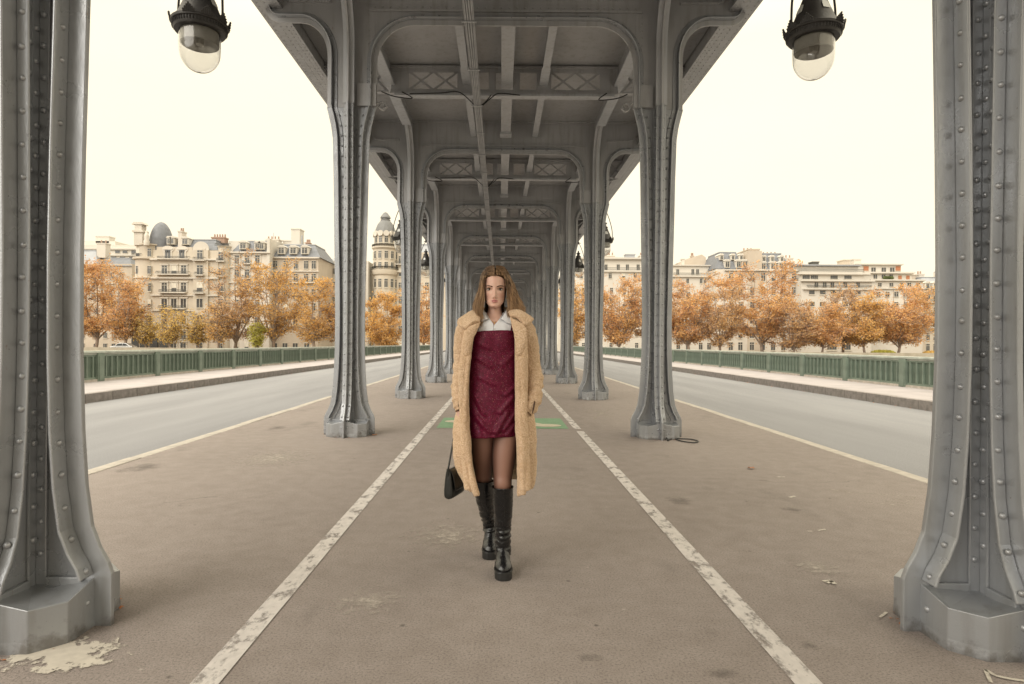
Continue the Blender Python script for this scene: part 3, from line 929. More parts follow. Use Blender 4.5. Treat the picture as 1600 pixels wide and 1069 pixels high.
# ================================================================== green railings
def railing(s, name):
    root = empty('bridge_railing', (s*12.2, 0, 0.10))
    tag(root, f'green steel bridge railing with ribbed panels along the {name} pavement', 'railing')
    X = s*12.2
    def part(mb, nm, mats, kind=None):
        o = mb.build(nm, mats, root); o.location = (-X, 0, -0.10)
        if kind: o['kind'] = kind
        return o
    y0, y1 = 4.0, 112.0
    b = MB(); b.box(X-0.09, X+0.09, y0, y1, 0.06, 0.17); part(b, 'plinth', M['kerb_pale'])
    b = MB(); b.box(X-0.012, X+0.012, y0, y1, 0.171, 0.93); part(b, 'back_panel', M['green_dark'])
    b = MB(); b.box(X-0.10, X+0.10, y0, y1, 0.945, 1.02); b.box(X-0.065, X+0.065, y0, y1, 0.90, 0.9445); o = part(b, 'top_rail', M['green_pale']); bevel(o, 0.012)
    b = MB(); b.box(X-0.05, X+0.05, y0, y1, 0.1715, 0.23); b.box(X-.045, X+.045, y0, y1, 0.85, 0.899); part(b, 'rail', M['green'])
    pm = MB(); pm.box(-0.11, 0.11, -0.15, 0.15, 0.03, 0.955-0.012); pm.box(-0.125, 0.125, -0.105, 0.105, 0.12, 0.86); post_me = pm.mesh('post', M['green'])
    sm = MB(); sm.box(-0.06, 0.06, -0.026, 0.026, 0.2305, 0.8495); slat_me = sm.mesh('slat', M['green'])
    y = 6.3; n = 0; rest = MB()
    while y < y1:
        link('post', post_me, root, (0, y, -0.10+0.10-0.10))
        for i in range(10):
            yy = y + 0.31 + i*0.277
            if y > 12 and n < 298: link('slat', slat_me, root, (0, yy, -0.10)); n += 1
            else: rest.box(X-.04, X+.04, yy-.028, yy+.028, .2305, .8495)
        y += 3.1
    part(rest, 'slats', M['green'], 'stuff')
railing(-1, 'left'); railing(1, 'right')

# ------------------------------------------------------------------ small things on the ground
x, y = at_ground(1068, 689)
cb = MB()
pts = [(1045,690),(1042,685),(1049,682),(1056,687),(1068,691),(1085,693),(1092,691),(1082,688),(1066,687),(1052,687),(1044,690)]
P3 = []
for i, p in enumerate(pts):
    gx, gy = at_ground(*p); P3.append((gx, gy, 0.012 + (0.03 if i in (1, 2) else 0.0)))
cb.tube(crom(P3, 6), 0.008, 6)
tag(cb.build('cable', M['cable'], None, 180), 'loop of thin black cable lying at the foot of the second right column', 'cable')
M['leaf_litter'] = simple('fallen_leaf', (0.42, 0.15, 0.05), 0.7, var=0.3, scale=20)
def leaf(px, py, size, label, rot=0.4):
    gx, gy = at_ground(px, py)
    lf = MB(); r = random.Random(px)
    outline = [(0,-1.1),(.25,-.6),(.8,-.7),(.55,-.2),(1.0,.2),(.5,.3),(.45,.8),(0,1.0),(-.4,.7),(-.5,.3),(-1,.25),(-.6,-.15),(-.8,-.7),(-.25,-.6)]
    c = [(0,0,0.012)] + [(u*size, v*size, 0.006+abs(r.uniform(0,.3))*size) for u, v in outline]
    n = len(outline)
    lf.add(c, [(0, i+1, (i+1) % n+1) for i in range(n)])
    o = lf.build('fallen_leaf', M['leaf_litter'], None, 180, (gx, gy, 0.004)); o.rotation_euler.z = rot
    tag(o, label, 'leaf')
leaf(1175, 733, 0.045, 'orange fallen leaf lying alone on the asphalt right of the lane')
leaf(586, 681, 0.04, 'brown fallen leaf at the foot of the second left column', 1.2)
leaf(1002, 552, 0.09, 'dry leaf on the right pavement by the railing', 0.2)

# dead leaves and grit gathered along the kerbs and column feet: too many to count
lt = MB(); r = random.Random(31)
def litter(x, y, z, s):
    a = r.uniform(0, 6.28); u = (cos(a)*s, sin(a)*s, r.uniform(-.2, .5)*s); w = (-sin(a)*s*.6, cos(a)*s*.6, r.uniform(-.2, .4)*s)
    lt.add([(x-u[0], y-u[1], z+.004), (x-w[0], y-w[1], z+.004+abs(w[2])), (x+u[0], y+u[1], z+.006+abs(u[2])), (x+w[0], y+w[1], z+.004)], [(0, 1, 2, 3)])
for i in range(420):
    s = r.choice((-1, 1)); y = 4 + 40*r.random()**1.6
    k = r.random()
    if k < .45: litter(s*(9.40-abs(r.gauss(0, .07))), y, -.10, r.uniform(.015, .035))
    elif k < .75: litter(s*(12.07-abs(r.gauss(0, .10))), y, .10, r.uniform(.015, .035))
    else: litter(s*(4.26+abs(r.gauss(0, .06))), y, -.10, r.uniform(.012, .028))
for y in ROWS[:4]:
    for s in (-1, 1):
        for i in range(16):
            a = r.uniform(0, 6.28); q = .31+abs(r.gauss(0, .03)); litter(s*CX+cos(a)*q*1.05, y+sin(a)*q*1.05, 0, r.uniform(.006, .016))
tag(lt.build('leaf_litter', M['leaf_litter'], None, 180), 'dead leaves and grit scattered along the kerbs and column feet', 'leaf litter', None, 'stuff')
# ================================================================== river, far bank
M['water'] = simple('river_water', (0.05, 0.06, 0.045), 0.12, var=0.2, scale=0.05, bmp=0.3, bscale=0.8)
M['quay'] = simple('quay_ground', (0.27, 0.24, 0.20), 0.9, var=0.15, scale=0.3)
M['quay_wall'] = simple('quay_wall_stone', (0.36, 0.31, 0.24), 0.9, var=0.2, scale=0.8)
mb = MB(); mb.add([(-2500, -2500, -9), (2500, -2500, -9), (2500, 3200, -9), (-2500, 3200, -9)], [(0, 1, 2, 3)])
structure(mb.build('river', M['water']))
mb = MB(); mb.box(-2500, 2500, 112.0, 3200, -8.99, -0.55)
structure(mb.build('ground', M['quay']))
mb = MB(); mb.box(-400, -13.2, 111.2, 111.99, -8.98, 0.15); mb.box(13.2, 400, 111.2, 111.99, -8.98, 0.15)
structure(mb.build('quay_wall', M['quay_wall']))

# ================================================================== buildings on the far bank
M['stone'] = simple('cream_stone', (0.52, 0.46, 0.38), 0.85, var=0.10, scale=0.25)
M['stone_pale'] = simple('pale_stone', (0.57, 0.525, 0.465), 0.85, var=0.09, scale=0.25)
M['stone_warm'] = simple('warm_stone', (0.47, 0.405, 0.33), 0.85, var=0.10, scale=0.25)
M['render_white'] = simple('white_render', (0.565, 0.53, 0.475), 0.8, var=0.05, scale=0.2)
M['slate'] = simple('blue_grey_slate', (0.155, 0.162, 0.18), 0.6, var=0.18, scale=1.2)
M['zinc'] = simple('zinc_roof', (0.30, 0.31, 0.33), 0.5, var=0.1, scale=0.5)
M['iron'] = simple('balcony_iron', (0.09, 0.088, 0.08), 0.6)
M['pane'] = simple('window_glass', (0.07, 0.07, 0.07), 0.15, var=0.5, scale=0.35)
M['wframe'] = simple('window_frame_white', (0.60, 0.56, 0.48), 0.7)
M['blind'] = simple('white_blind', (0.62, 0.58, 0.50), 0.8)
M['shutter'] = simple('rust_shutter', (0.38, 0.16, 0.08), 0.7)
M['terracotta'] = simple('terracotta', (0.33, 0.22, 0.165), 0.8)
M['tower_roof'] = simple('grey_tower_roof', (0.17, 0.17, 0.17), 0.6, var=0.15, scale=0.8)
M['greenery'] = simple('terrace_greenery', (0.10, 0.12, 0.04), 0.9)

def unit_window(style):
    """A window one unit wide and high, centred at its middle, front towards -y, 0.2 deep."""
    b = MB()
    b.box(-.5, .5, -.09, .10, -.5, .5, 0)
    def hole(x0, x1, z0, z1, m): b.box(x0, x1, -.115, -.092, z0, z1, m)
    if style == 'french':
        for x0, x1 in ((-.45, -.04), (.04, .45)):
            hole(x0, x1, -.47, .20, 1); hole(x0, x1, .25, .46, 1)
    elif style == 'dark': hole(-.46, .46, -.46, .46, 1); b.box(-.03, .03, -.13, -.117, -.46, .46, 0)
    elif style == 'blind': hole(-.44, .44, -.05, .45, 2); hole(-.44, .44, -.46, -.09, 1)
    elif style == 'shutter': hole(-.46, .46, -.46, .46, 3)
    elif style == 'wide':
        for i in range(4): hole(-.47+i*.24, -.25+i*.24, -.42, .42, 1)
    b.box(-.56, .56, -.16, .0, -.56, -.502, 0)
    return b.mesh('window', [M['wframe'], M['pane'], M['blind'], M['shutter']])
UW = {k: unit_window(k) for k in ('french', 'dark', 'blind', 'shutter', 'wide')}
rb = random.Random(21)
class Bld:
    def __init__(self, name, label, d, px, group=None, cat='building'):
        self.d = d
        x, _ = P(px, 550, d)
        self.root = tag(empty(name, (x, d, -0.55)), label, cat, group)
        self.o = Vector((x, d, -0.55))
    def put(self, mb, name, mat, smooth=None):
        o = mb.build(name, mat, self.root, smooth); o.location = -self.o; return o
    def X(self, px): return P(px, 470, self.d)[0]
    def Z(self, py, px=None): return P(self.px0 if px is None else px, py, self.d)[1]
    px0 = 782
    def wall(self, x0, x1, yt, dy=0.0, depth=14, mat='stone', name='wall', yb=None):
        self.px0 = (x0+x1)/2
        b = MB(); b.box(self.X(x0), self.X(x1), self.d+dy, self.d+dy+depth, -0.6 if yb is None else self.Z(yb), self.Z(yt))
        return self.put(b, name, M[mat])
    def band(self, x0, x1, y, h=1.6, out=0.35, dy=0.0, mat='stone_pale', name='cornice'):
        z = self.Z(y); b = MB(); t = h*self.d/FOCAL
        b.box(self.X(x0)-out*.5, self.X(x1)+out*.5, self.d+dy-out, self.d+dy+0.05, z-t/2, z+t/2)
        b.box(self.X(x0)-out*.25, self.X(x1)+out*.25, self.d+dy-out*.5, self.d+dy+0.05, z-t, z-t/2-0.003)
        return self.put(b, name, M[mat])
    def win(self, cols, rows, w, h, style='french', dy=0.0, mixed=True, surround=True):
        sc = self.d/FOCAL
        for j, y in enumerate(rows):
            for x in cols:
                st = style
                if mixed and style == 'french' and rb.random() < 0.18: st = 'blind'
                o = link('window', UW[st], self.root)
                o.location = Vector((self.X(x), self.d+dy-0.02, P(x, y, self.d)[1])) - self.o
                o.scale = (w*sc, 1.0, h*sc)
                if surround:
                    pass
    def surrounds(self, cols, rows, w, h, dy=0.0, mat='stone_pale'):
        sc = self.d/FOCAL
        b = MB()
        for y in rows:
            for x in cols:
                X, Z = self.X(x), P(x, y, self.d)[1]
                W, H = w*sc/2, h*sc/2
                for s in (-1, 1): 
                    xa, xb = sorted((X+s*(W+.04), X+s*(W+.26))); b.box(xa, xb, self.d+dy-.12, self.d+dy+.02, Z-H, Z+H)
                b.box(X-W-.35, X+W+.35, self.d+dy-.22, self.d+dy+.02, Z+H+.01, Z+H+.28)
        tag(self.put(b, 'window_surrounds', M[mat]), kind='stuff')
    def balcony(self, x0, x1, y, h=4.2, out=0.8, dy=0.0, slab=True):
        sc = self.d/FOCAL; z = P((x0+x1)/2, y, self.d)[1]; H = h*sc
        xa, xb = self.X(x0), self.X(x1); Y = self.d+dy
        if slab:
            b = MB(); b.box(xa-.1, xb+.1, Y-out-.1, Y+.02, z-.22, z); self.put(b, 'balcony_slab', M['stone_pale'])
        b = MB()
        b.box(xa, xb, Y-out, Y-out+.05, z+H-.07, z+H); b.box(xa, xb, Y-out, Y-out+.05, z+.10, z+.15)
        n = max(2, int((xb-xa)/0.22))
        for i in range(n+1):
            x = xa+(xb-xa)*i/n; b.box(x-.034, x+.034, Y-out+.012, Y-out+.038, z+.0, z+H-.071)
        for x in (xa, xb): b.box(x-.025, x+.025, Y-out+.051, Y, z+H-.07, z+H)
        tag(self.put(b, 'balcony_railing', M['iron']), kind='stuff')
    def mansard(self, x0, x1, yb, yt, inset=2.0, dy=0.3, depth=13, mat='slate', name='roof', ends=True):
        self.px0 = (x0+x1)/2
        za, zb = self.Z(yb), self.Z(yt); xa, xb = self.X(x0), self.X(x1); Y = self.d+dy; e = inset*.7 if ends else 0
        b = MB()
        b.add([(xa,Y,za),(xb,Y,za),(xb,Y+depth,za),(xa,Y+depth,za),(xa+e,Y+inset,zb),(xb-e,Y+inset,zb),(xb-e,Y+depth-inset,zb),(xa+e,Y+depth-inset,zb)],
              [(0,1,5,4),(1,2,6,5),(2,3,7,6),(3,0,4,7),(4,5,6,7),(3,2,1,0)])
        o = self.put(b, name, M[mat])
        t = MB(); t.box(xa+e-.1, xb-e+.1, Y+inset-.1, Y+depth-inset+.1, zb, zb+.22); self.put(t, 'roof_ridge', M['zinc'])
        return o
    def dormers(self, cols, y, w, h, dy=0.2, style='french', depth=3.0):
        sc = self.d/FOCAL
        for x in cols:
            X = self.X(x); Z = P(x, y, self.d)[1]; W, H = w*sc/2+.18, h*sc/2+.12
            b = MB(); b.box(X-W, X+W, self.d+dy, self.d+dy+depth, Z-H, Z+H)
            b.prism([(X-W-.15, Z+H+.005), (X+W+.15, Z+H+.005), (X+W*.6, Z+H+.42), (X-W*.6, Z+H+.42)], self.d+dy-.15, self.d+dy+depth, 'xz')
            dm = self.put(b, 'dormer', M['render_white'])
            o = link('window', UW[style], dm); o.location = (X, self.d+dy-0.02, Z); o.scale = (w*sc, 1, h*sc)
    def chimney(self, x0, x1, yt, yb, dy=4.0, depth=2.0, mat='stone_warm', pots=3):
        self.px0 = (x0+x1)/2
        b = MB(); b.box(self.X(x0), self.X(x1), self.d+dy, self.d+dy+depth, self.Z(yb), self.Z(yt))
        xa, xb = self.X(x0), self.X(x1)
        b.box(xa-.12, xb+.12, self.d+dy-.12, self.d+dy+depth+.12, self.Z(yt)+.003, self.Z(yt)+.25)
        c = self.put(b, 'chimney', M[mat])
        if pots:
            p = MB()
            for i in range(pots): p.lathe([(.2,0),(.16,.7),(.19,.75)], (xa+(xb-xa)*(i+.5)/pots, self.d+dy+depth/2, self.Z(yt)+.25), 8)
            tag(p.build('chimney_pots', M['terracotta'], c), kind='stuff')

# ---- left bank, from left to right
B = Bld('apartment_block', 'pale modern apartment block behind the trees at the far left', 185, 165)
B.wall(70, 216, 378, 6, 16, 'render_white'); B.wall(80, 150, 369, 9, 12, 'render_white', 'penthouse')
for y in (384, 394, 405): B.band(110, 216, y, 2.2, .6, 6, 'render_white')
B.win([164, 176, 190, 204], [389], 8, 5.5, 'wide', 6); B.win([131, 145, 158, 172, 187, 200], [399], 9, 6.5, 'wide', 6); B.win([176, 190, 203], [410], 7, 6, 'dark', 6)
B.chimney(118, 140, 362, 372, 9, 3, 'render_white', 0)
B = Bld('townhouse', 'old low townhouse with slanted roofs beside the domed corner building', 152, 150)
B.wall(60, 206, 412, 0, 12, 'stone_warm'); B.mansard(60, 150, 412, 388, 4, .2, 12, 'zinc'); B.mansard(150, 206, 416, 402, 3, -.3, 10, 'slate')
B.win([120, 132, 146, 160, 174, 190], [430, 446, 462], 6, 9)
B.win([118, 130, 150, 165, 178, 192], [486, 505, 524, 541], 6, 9, 'dark')
B.chimney(138, 152, 378, 400, 3, 2, 'stone_pale', 2)

B = Bld('corner_building', 'ornate cream stone corner building crowned by a dark egg-shaped dome', 135, 280)
D0 = 135
B.px0 = 280
B.wall(236, 341, 391, 0, 16); B.wall(244, 300, 386, .05, 14, 'stone', 'attic')
# round corner tower
X0 = B.X(224); 
cy_ = MB(); rr = 20*D0/FOCAL
cy_.lathe([(rr, -0.6), (rr, B.Z(436)), (rr+.3, B.Z(435)), (rr+.3, B.Z(433.5)), (rr*.98, B.Z(433)), (rr*.98, B.Z(406)), (rr+.45, B.Z(405)), (rr+.45, B.Z(402)), (rr*.93, B.Z(401)), (rr*.93, B.Z(384)), (rr+.1, B.Z(383)), (rr+.1, B.Z(381)), (rr*.5, B.Z(380))], (X0, D0+2.2, 0), 28)
B.put(cy_, 'corner_tower', M['stone'], 30)
dm = MB(); XD = B.X(239); rd = 17.5*D0/FOCAL; zb = B.Z(384)
dm.lathe([(rd, zb-1.5), (rd*1.02, zb)] + [(rd*1.02*cos(radians(t)), zb + (B.Z(343)-zb)*sin(radians(t))) for t in range(8, 90, 8)] + [(.05, B.Z(342.6))], (XD, D0+3.2, 0), 24)
B.put(dm, 'dome', M['slate'], 50)
py_ = MB()
py_.box(B.X(211), B.X(224), D0-.6, D0+1.2, B.Z(384), B.Z(364)); py_.box(B.X(209), B.X(226), D0-.9, D0+1.4, B.Z(364)+.003, B.Z(361)); py_.box(B.X(212), B.X(223), D0-.6, D0+1.2, B.Z(361)+.003, B.Z(352))
py_.prism([(B.X(208), B.Z(352)+.003), (B.X(227), B.Z(352)+.003), (B.X(224), B.Z(348.5)), (B.X(211), B.Z(348.5))], D0-.8, D0+1.3)
B.put(py_, 'stone_pylon', M['stone_pale'])
st_ = MB(); st_.lathe([(.55, 0), (.6, .9), (.4, 1.4), (.5, 1.9), (.38, 2.5), (.2, 2.7), (.24, 3.0), (.05, 3.3)], (B.X(232.5), D0-1.0, B.Z(385)), 12)
B.put(st_, 'roof_statue', M['stone_pale'], 60)
B.px0 = 280
B.mansard(255, 338, 390, 372, 2.2, .6, 14)
B.dormers([260, 265.5], 376, 4, 8.5, .8); B.dormers([285.5], 376.5, 8.5, 8.5, .8)
B.chimney(273, 279, 361, 384, 1.2, 2, 'stone_pale', 2); B.chimney(313, 334, 366, 374, 5, 2, 'terracotta', 5)
for y, h, o in ((406, 2.2, .6), (435, 2.2, .5), (462, 1.6, .4), (486, 1.4, .3), (510, 1.6, .4)): B.band(238, 341, y, h, o)
B.surrounds([262, 284, 314], [397], 9, 13); B.win([262, 284], [397], 8.5, 14); B.win([313.5], [399], 9, 16, dy=-.4)
g_ = MB(); zc = B.Z(390)
g_.lathe([(1.75, -.35), (1.75, .35)], (0, 0, 0), 20); g_.v = [(B.X(313.5)+x, D0-.0+z*.3, zc+y) for x, y, z in g_.v]; B.put(g_, 'round_pediment', M['stone_pale'], 30)
for x in (262, 284):
    g_ = MB(); g_.lathe([(1.3, -.2), (1.3, .2)], (0, 0, 0), 16); g_.v = [(B.X(x)+a, D0-.03+c*.4, B.Z(390)+b*.6) for a, b, c in g_.v]; B.put(g_, 'curved_pediment', M['stone_pale'], 30)
B.wall(303, 326, 391, -.38, 1, 'stone', 'bay')
for ys, st in ((422, 'french'), (449, 'french'), (474, 'dark'), (500, 'french'), (524, 'dark'), (542, 'dark')):
    B.win([257, 272, 287], [ys], 8.6, 15 if ys < 510 else 13, st); B.surrounds([257, 272, 287], [ys], 8.6, 15)
    B.win([313.5], [ys], 10, 15 if ys < 510 else 13, st if ys != 449 else 'blind', dy=-.38, mixed=False)
B.balcony(246, 296, 428.5); B.balcony(251, 291, 457); B.balcony(250, 290, 482); B.balcony(307, 320, 430, dy=-.38); B.balcony(306, 321, 458, dy=-.38); B.balcony(305, 322, 407, dy=-.38); B.balcony(248, 296, 404.5, 3.5)
B.win([216, 234], [395, 422, 449, 474, 500, 524], 6, 13, 'french', dy=-.2)
B.balcony(209, 222, 400, 3.5, .7, -.2, False); B.balcony(209, 222, 482, 4, .8, -.3)
for i, x in enumerate((214, 227, 243, 258)):
    a_ = MB(); X = B.X(x); z0 = -0.55; w = .8
    a_.prism([(X-w, z0), (X+w, z0), (X+w, z0+2.2)] + [(X+w*cos(radians(t)), z0+2.2+w*sin(radians(t))) for t in range(15, 180, 15)] + [(X-w, z0+2.2)], D0-.6, D0-.3); B.put(a_, 'arched_opening', M['pane'])

B = Bld('apartment_house', 'cream apartment house with grey roof and a roof terrace over its bow window', 136, 380)
B.wall(341.5, 421, 394, 0, 16, 'stone_pale'); B.px0 = 380
B.mansard(360, 421, 394, 375, 2, .3, 14); B.wall(341.5, 421, 371, 5, 9, 'render_white', 'upper_storey'); B.chimney(395, 417, 367, 373, 7, 2, 'stone_pale', 4)
bw = MB(); bw.lathe([(9.5*136/FOCAL, -.6), (9.5*136/FOCAL, B.Z(388)), (10.5*136/FOCAL, B.Z(387)), (10.5*136/FOCAL, B.Z(385)), (.3, B.Z(384.8))], (B.X(350), 136.2, 0), 20); B.put(bw, 'bow_window', M['stone'], 30)
B.win([349], [402, 427, 450, 474, 496, 540], 8, 14, 'french', dy=-1.3, mixed=False)
B.balcony(340, 361, 386, 4.5, 1.2, -.3, False)
for y in (409, 432, 456, 479): B.balcony(343.5, 355, y, 4, .6, -1.2)
B.dormers([378.5], 384, 9, 9); B.dormers([401, 407.5], 384.5, 6.5, 9)
B.band(360, 421, 395, 2.2, .6); B.band(360, 421, 418, 1.5, .4); B.band(360, 421, 442, 1.5, .4)
B.win([370, 386, 402], [406, 428, 452, 475, 498, 520, 541], 7, 14); B.surrounds([370, 386, 402], [406, 428, 452], 7, 14)
for y in (412, 435, 459): B.balcony(380, 392, y, 4)
B.wall(417, 421.5, 373, -.25, 14, 'render_white', 'party_wall')

B = Bld('slate_roofed_house', 'stone house with dark slate mansard roof and three white dormers', 138, 460)
B.wall(422, 497, 402, 0, 14, 'stone_warm'); B.px0 = 460
B.mansard(421, 500, 402, 380, 3, .0, 14); B.dormers([438.5, 457, 475], 391.5, 9, 9.5)
B.chimney(440, 454, 351, 380, 6, 3, 'render_white', 0); B.chimney(424, 452, 369, 380, 7, 3, 'stone_pale', 0); B.chimney(468, 474, 376, 382, 4, 1.5, 'terracotta', 3)
an = MB(); an.tube([(B.X(414), 143, B.Z(375)), (B.X(414), 143, B.Z(358))], .06, 5); an.tube([(B.X(460), 143, B.Z(378)), (B.X(460), 143, B.Z(362))], .16, 6); B.put(an, 'roof_pole', M['zinc'])
B.band(422, 497, 403, 2, .5, 0, 'stone_pale'); B.band(422, 497, 424, 1.4, .35, 0, 'stone_pale')
B.win([430, 446, 462, 478, 490], [414, 434, 458, 480, 502], 7, 13); B.win([430, 446, 462, 480], [541], 8, 10, 'dark')
B.balcony(425, 494, 441, 4)

B = Bld('white_house', 'narrow white house between the slate roofed house and the second column', 150, 520)
B.wall(507, 575, 408, 0, 14, 'render_white'); B.mansard(505, 545, 408, 400, 3, .2, 12, 'zinc')
B.win([513, 521, 529, 540, 552], [424, 445, 466, 490, 515], 5, 9)

B = Bld('tower_building', 'round cream corner tower building with grey domed roof and lantern on top', 150, 600)
DT = 150; B.px0 = 600
rr = 19*DT/FOCAL; XT = B.X(598)
def tz(y): return B.Z(y)
t_ = MB(); t_.lathe([(rr*.95, -.6), (rr*.95, tz(430)), (rr+.2, tz(428)), (rr*1.13, tz(423)), (rr*1.13, tz(421)), (rr*.98, tz(420.5)), (rr*.98, tz(389)), (rr*1.12, tz(386.5)), (rr*1.12, tz(384.5)), (rr*.9, tz(384)), (rr*.88, tz(366)), (rr*.98, tz(364.5)), (rr*.98, tz(363)), (rr*.85, tz(362.5))], (XT, DT+2.9, 0), 32)
B.put(t_, 'tower', M['stone'], 30)
t_ = MB(); t_.lathe([(rr*.92, tz(363)), (rr*.84, tz(357)), (rr*.66, tz(348)), (rr*.46, tz(343)), (rr*.40, tz(342)), (rr*.42, tz(340)), (rr*.34, tz(339.5)), (rr*.34, tz(338)), (rr*.44, tz(337.5)), (rr*.40, tz(335)), (rr*.26, tz(331.5)), (rr*.16, tz(329)), (.06, tz(327.5))], (XT, DT+2.9, 0), 16)
B.put(t_, 'domed_roof', M['tower_roof'], 20)
for i in range(12):
    a = pi*(1+ (i+.5)/12) if False else 2*pi*i/12 + .26
    c, s = cos(a), sin(a)
    for y, w, h, st in ((373, 5.5, 11, 'french'), (397.5, 5.5, 12, 'french'), (414, 5.5, 10, 'french'), (442, 5.5, 14, 'french'), (466, 5.5, 12, 'dark')):
        if s > 0.3: continue
        rad = rr*(.88 if y < 385 else .98 if y < 420 else .95)
        o = link('window', UW[st], B.root); o.location = Vector((XT+c*rad, DT+2.9+s*rad, tz(y))) - B.o
        o.rotation_euler.z = a + pi/2; o.scale = (w*DT/FOCAL, 1, h*DT/FOCAL)
    if s < 0.3:
        ar = MB(); ar.lathe([(.7, -.25), (.7, .25)], n=12); rad = rr*.93
        ar.v = [(x, z, y) for x, y, z in ar.v]
        o = ar.build('dormer_hood', M['stone_pale'], B.root, 30); o.location = Vector((XT+c*rad, DT+2.9+s*rad, tz(364))) - B.o; o.rotation_euler.z = a+pi/2
tag(B.root)
for y, r_ in ((389, 1.12), (424, 1.13)):
    rl = MB()
    for k in range(48):
        a = 2*pi*k/48; rl.tube([(XT+rr*r_*.985*cos(a), DT+2.9+rr*r_*.985*sin(a), tz(y-4)), (XT+rr*r_*.985*cos(a), DT+2.9+rr*r_*.985*sin(a), tz(y-8))], .04, 4)
    rl.lathe([(rr*r_*.98, tz(y-8)), (rr*r_*.99, tz(y-8)), (rr*r_*.99, tz(y-8.4)), (rr*r_*.98, tz(y-8.4))], (XT, DT+2.9, 0), 32)
    tag(B.put(rl, 'tower_railing', M['iron']), kind='stuff')
B.wall(612, 700, 392, 2.5, 16, 'stone'); B.win([623, 637, 651, 665, 680], [404, 424, 446, 468, 490, 515, 540], 6, 13, dy=2.5); B.balcony(612, 700, 411, 4, .8, 2.5); B.band(610, 700, 423, 2, .6, 2.5); B.mansard(614, 700, 392, 378, 2, 2.8, 12, 'zinc')

# ---- right bank
B = Bld('terrace_block', 'long white block with roof terrace railings seen past the right columns', 150, 980)
B.wall(880, 1047, 424, 0, 14, 'render_white'); B.wall(885, 1047, 401, 2.5, 12, 'render_white', 'upper_storey'); B.px0 = 980
B.band(885, 1047, 402, 2.4, .8, 2.5, 'render_white'); B.band(880, 1047, 424, 2.4, .5, 0, 'render_white')
B.win([908, 925, 949, 968.5, 983, 1000, 1020, 1036], [416], 5, 10, 'dark', 2.5, surround=False); B.win([908, 925, 953, 974, 992, 1010, 1030], [431], 5, 8, 'french')
B.balcony(885, 1046, 422.5, 4.5, .1, 0, False)
B.win([898, 902, 912, 930, 955, 975, 995, 1015], [455, 474, 495, 520, 541], 5, 11)
B.chimney(950, 966, 396, 402, 5, 2, 'stone_pale', 3); B.chimney(985, 1000, 393, 402, 6, 2, 'zinc', 0); B.chimney(1008, 1030, 395, 402, 6, 2, 'stone_pale', 4)
an = MB(); an.tube([(B.X(965), 157, B.Z(398)), (B.X(965), 157, B.Z(386))], .05, 5); B.put(an, 'antenna', M['zinc'])

B = Bld('white_terrace_house', 'white house with balcony terrace below a bare stone gable', 148, 1090)
B.wall(1048, 1136, 432, 0, 14, 'render_white'); B.wall(1048, 1124, 413, 2.5, 12, 'render_white', 'upper_storey'); B.px0 = 1090
B.band(1048, 1136, 432, 2.2, .5, 0, 'render_white'); B.band(1048, 1124, 413, 1.6, .5, 2.5, 'render_white')
B.win([1063, 1087, 1094.5, 1113], [423], 4.5, 9, 'dark', 2.5); B.balcony(1052, 1129, 430.5, 4, .1, 0, False); B.win([1074, 1095, 1101, 1116, 1124], [439], 4, 8, 'dark')
B.win([1060, 1075, 1095, 1108, 1125], [462, 484, 505, 524, 541], 6, 11)
gb = MB(); gb.prism([(B.X(1074), B.Z(418)), (B.X(1120), B.Z(418)), (B.X(1120), B.Z(395)), (B.X(1113), B.Z(390)), (B.X(1090), B.Z(397)), (B.X(1074), B.Z(404))], 156, 166); B.put(gb, 'gable_wall', M['stone_warm'])
B.chimney(1050, 1064, 402, 414, 8, 3, 'terracotta', 4); B.chimney(1073.5, 1077, 402, 416, 4, 1.5, 'render_white', 0); B.chimney(1098, 1102, 393, 398, 9, 1, 'stone_warm', 2)

B = Bld('mansard_house', 'stone house with blue slate mansard roof full of white dormers on the right', 145, 1180)
B.wall(1118, 1246, 421, 0, 14, 'stone_pale'); B.px0 = 1180
B.mansard(1117, 1171, 420, 392, 3, .1, 14); B.mansard(1186, 1243, 424, 394, 3, .1, 14)
B.wall(1168, 1190, 392, -.1, 10, 'stone_warm', 'party_wall'); B.chimney(1209, 1234, 394, 402, 6, 2, 'stone_warm', 4); B.chimney(1172, 1189, 389.5, 394, 1, 8, 'stone_warm', 3); B.chimney(1240, 1258, 399, 412, 6, 2, 'stone_pale', 3)
B.dormers([1136.5, 1154, 1164], 413, 6.5, 9); B.dormers([1193, 1208, 1221, 1236], 416, 6.5, 9)
B.dormers([1130, 1148, 1161], 401.5, 4, 6, 1.3); B.dormers([1197, 1210, 1225], 404, 4, 6, 1.3)
B.win([1142, 1157, 1175, 1192, 1208, 1224, 1240], [433, 455, 478, 500, 522, 541], 7, 13); B.balcony(1134, 1152, 438.5, 4.5); B.balcony(1232, 1249, 440, 4.5)
B.band(1133, 1246, 423, 2, .6); B.band(1133, 1246, 511, 2, .5)

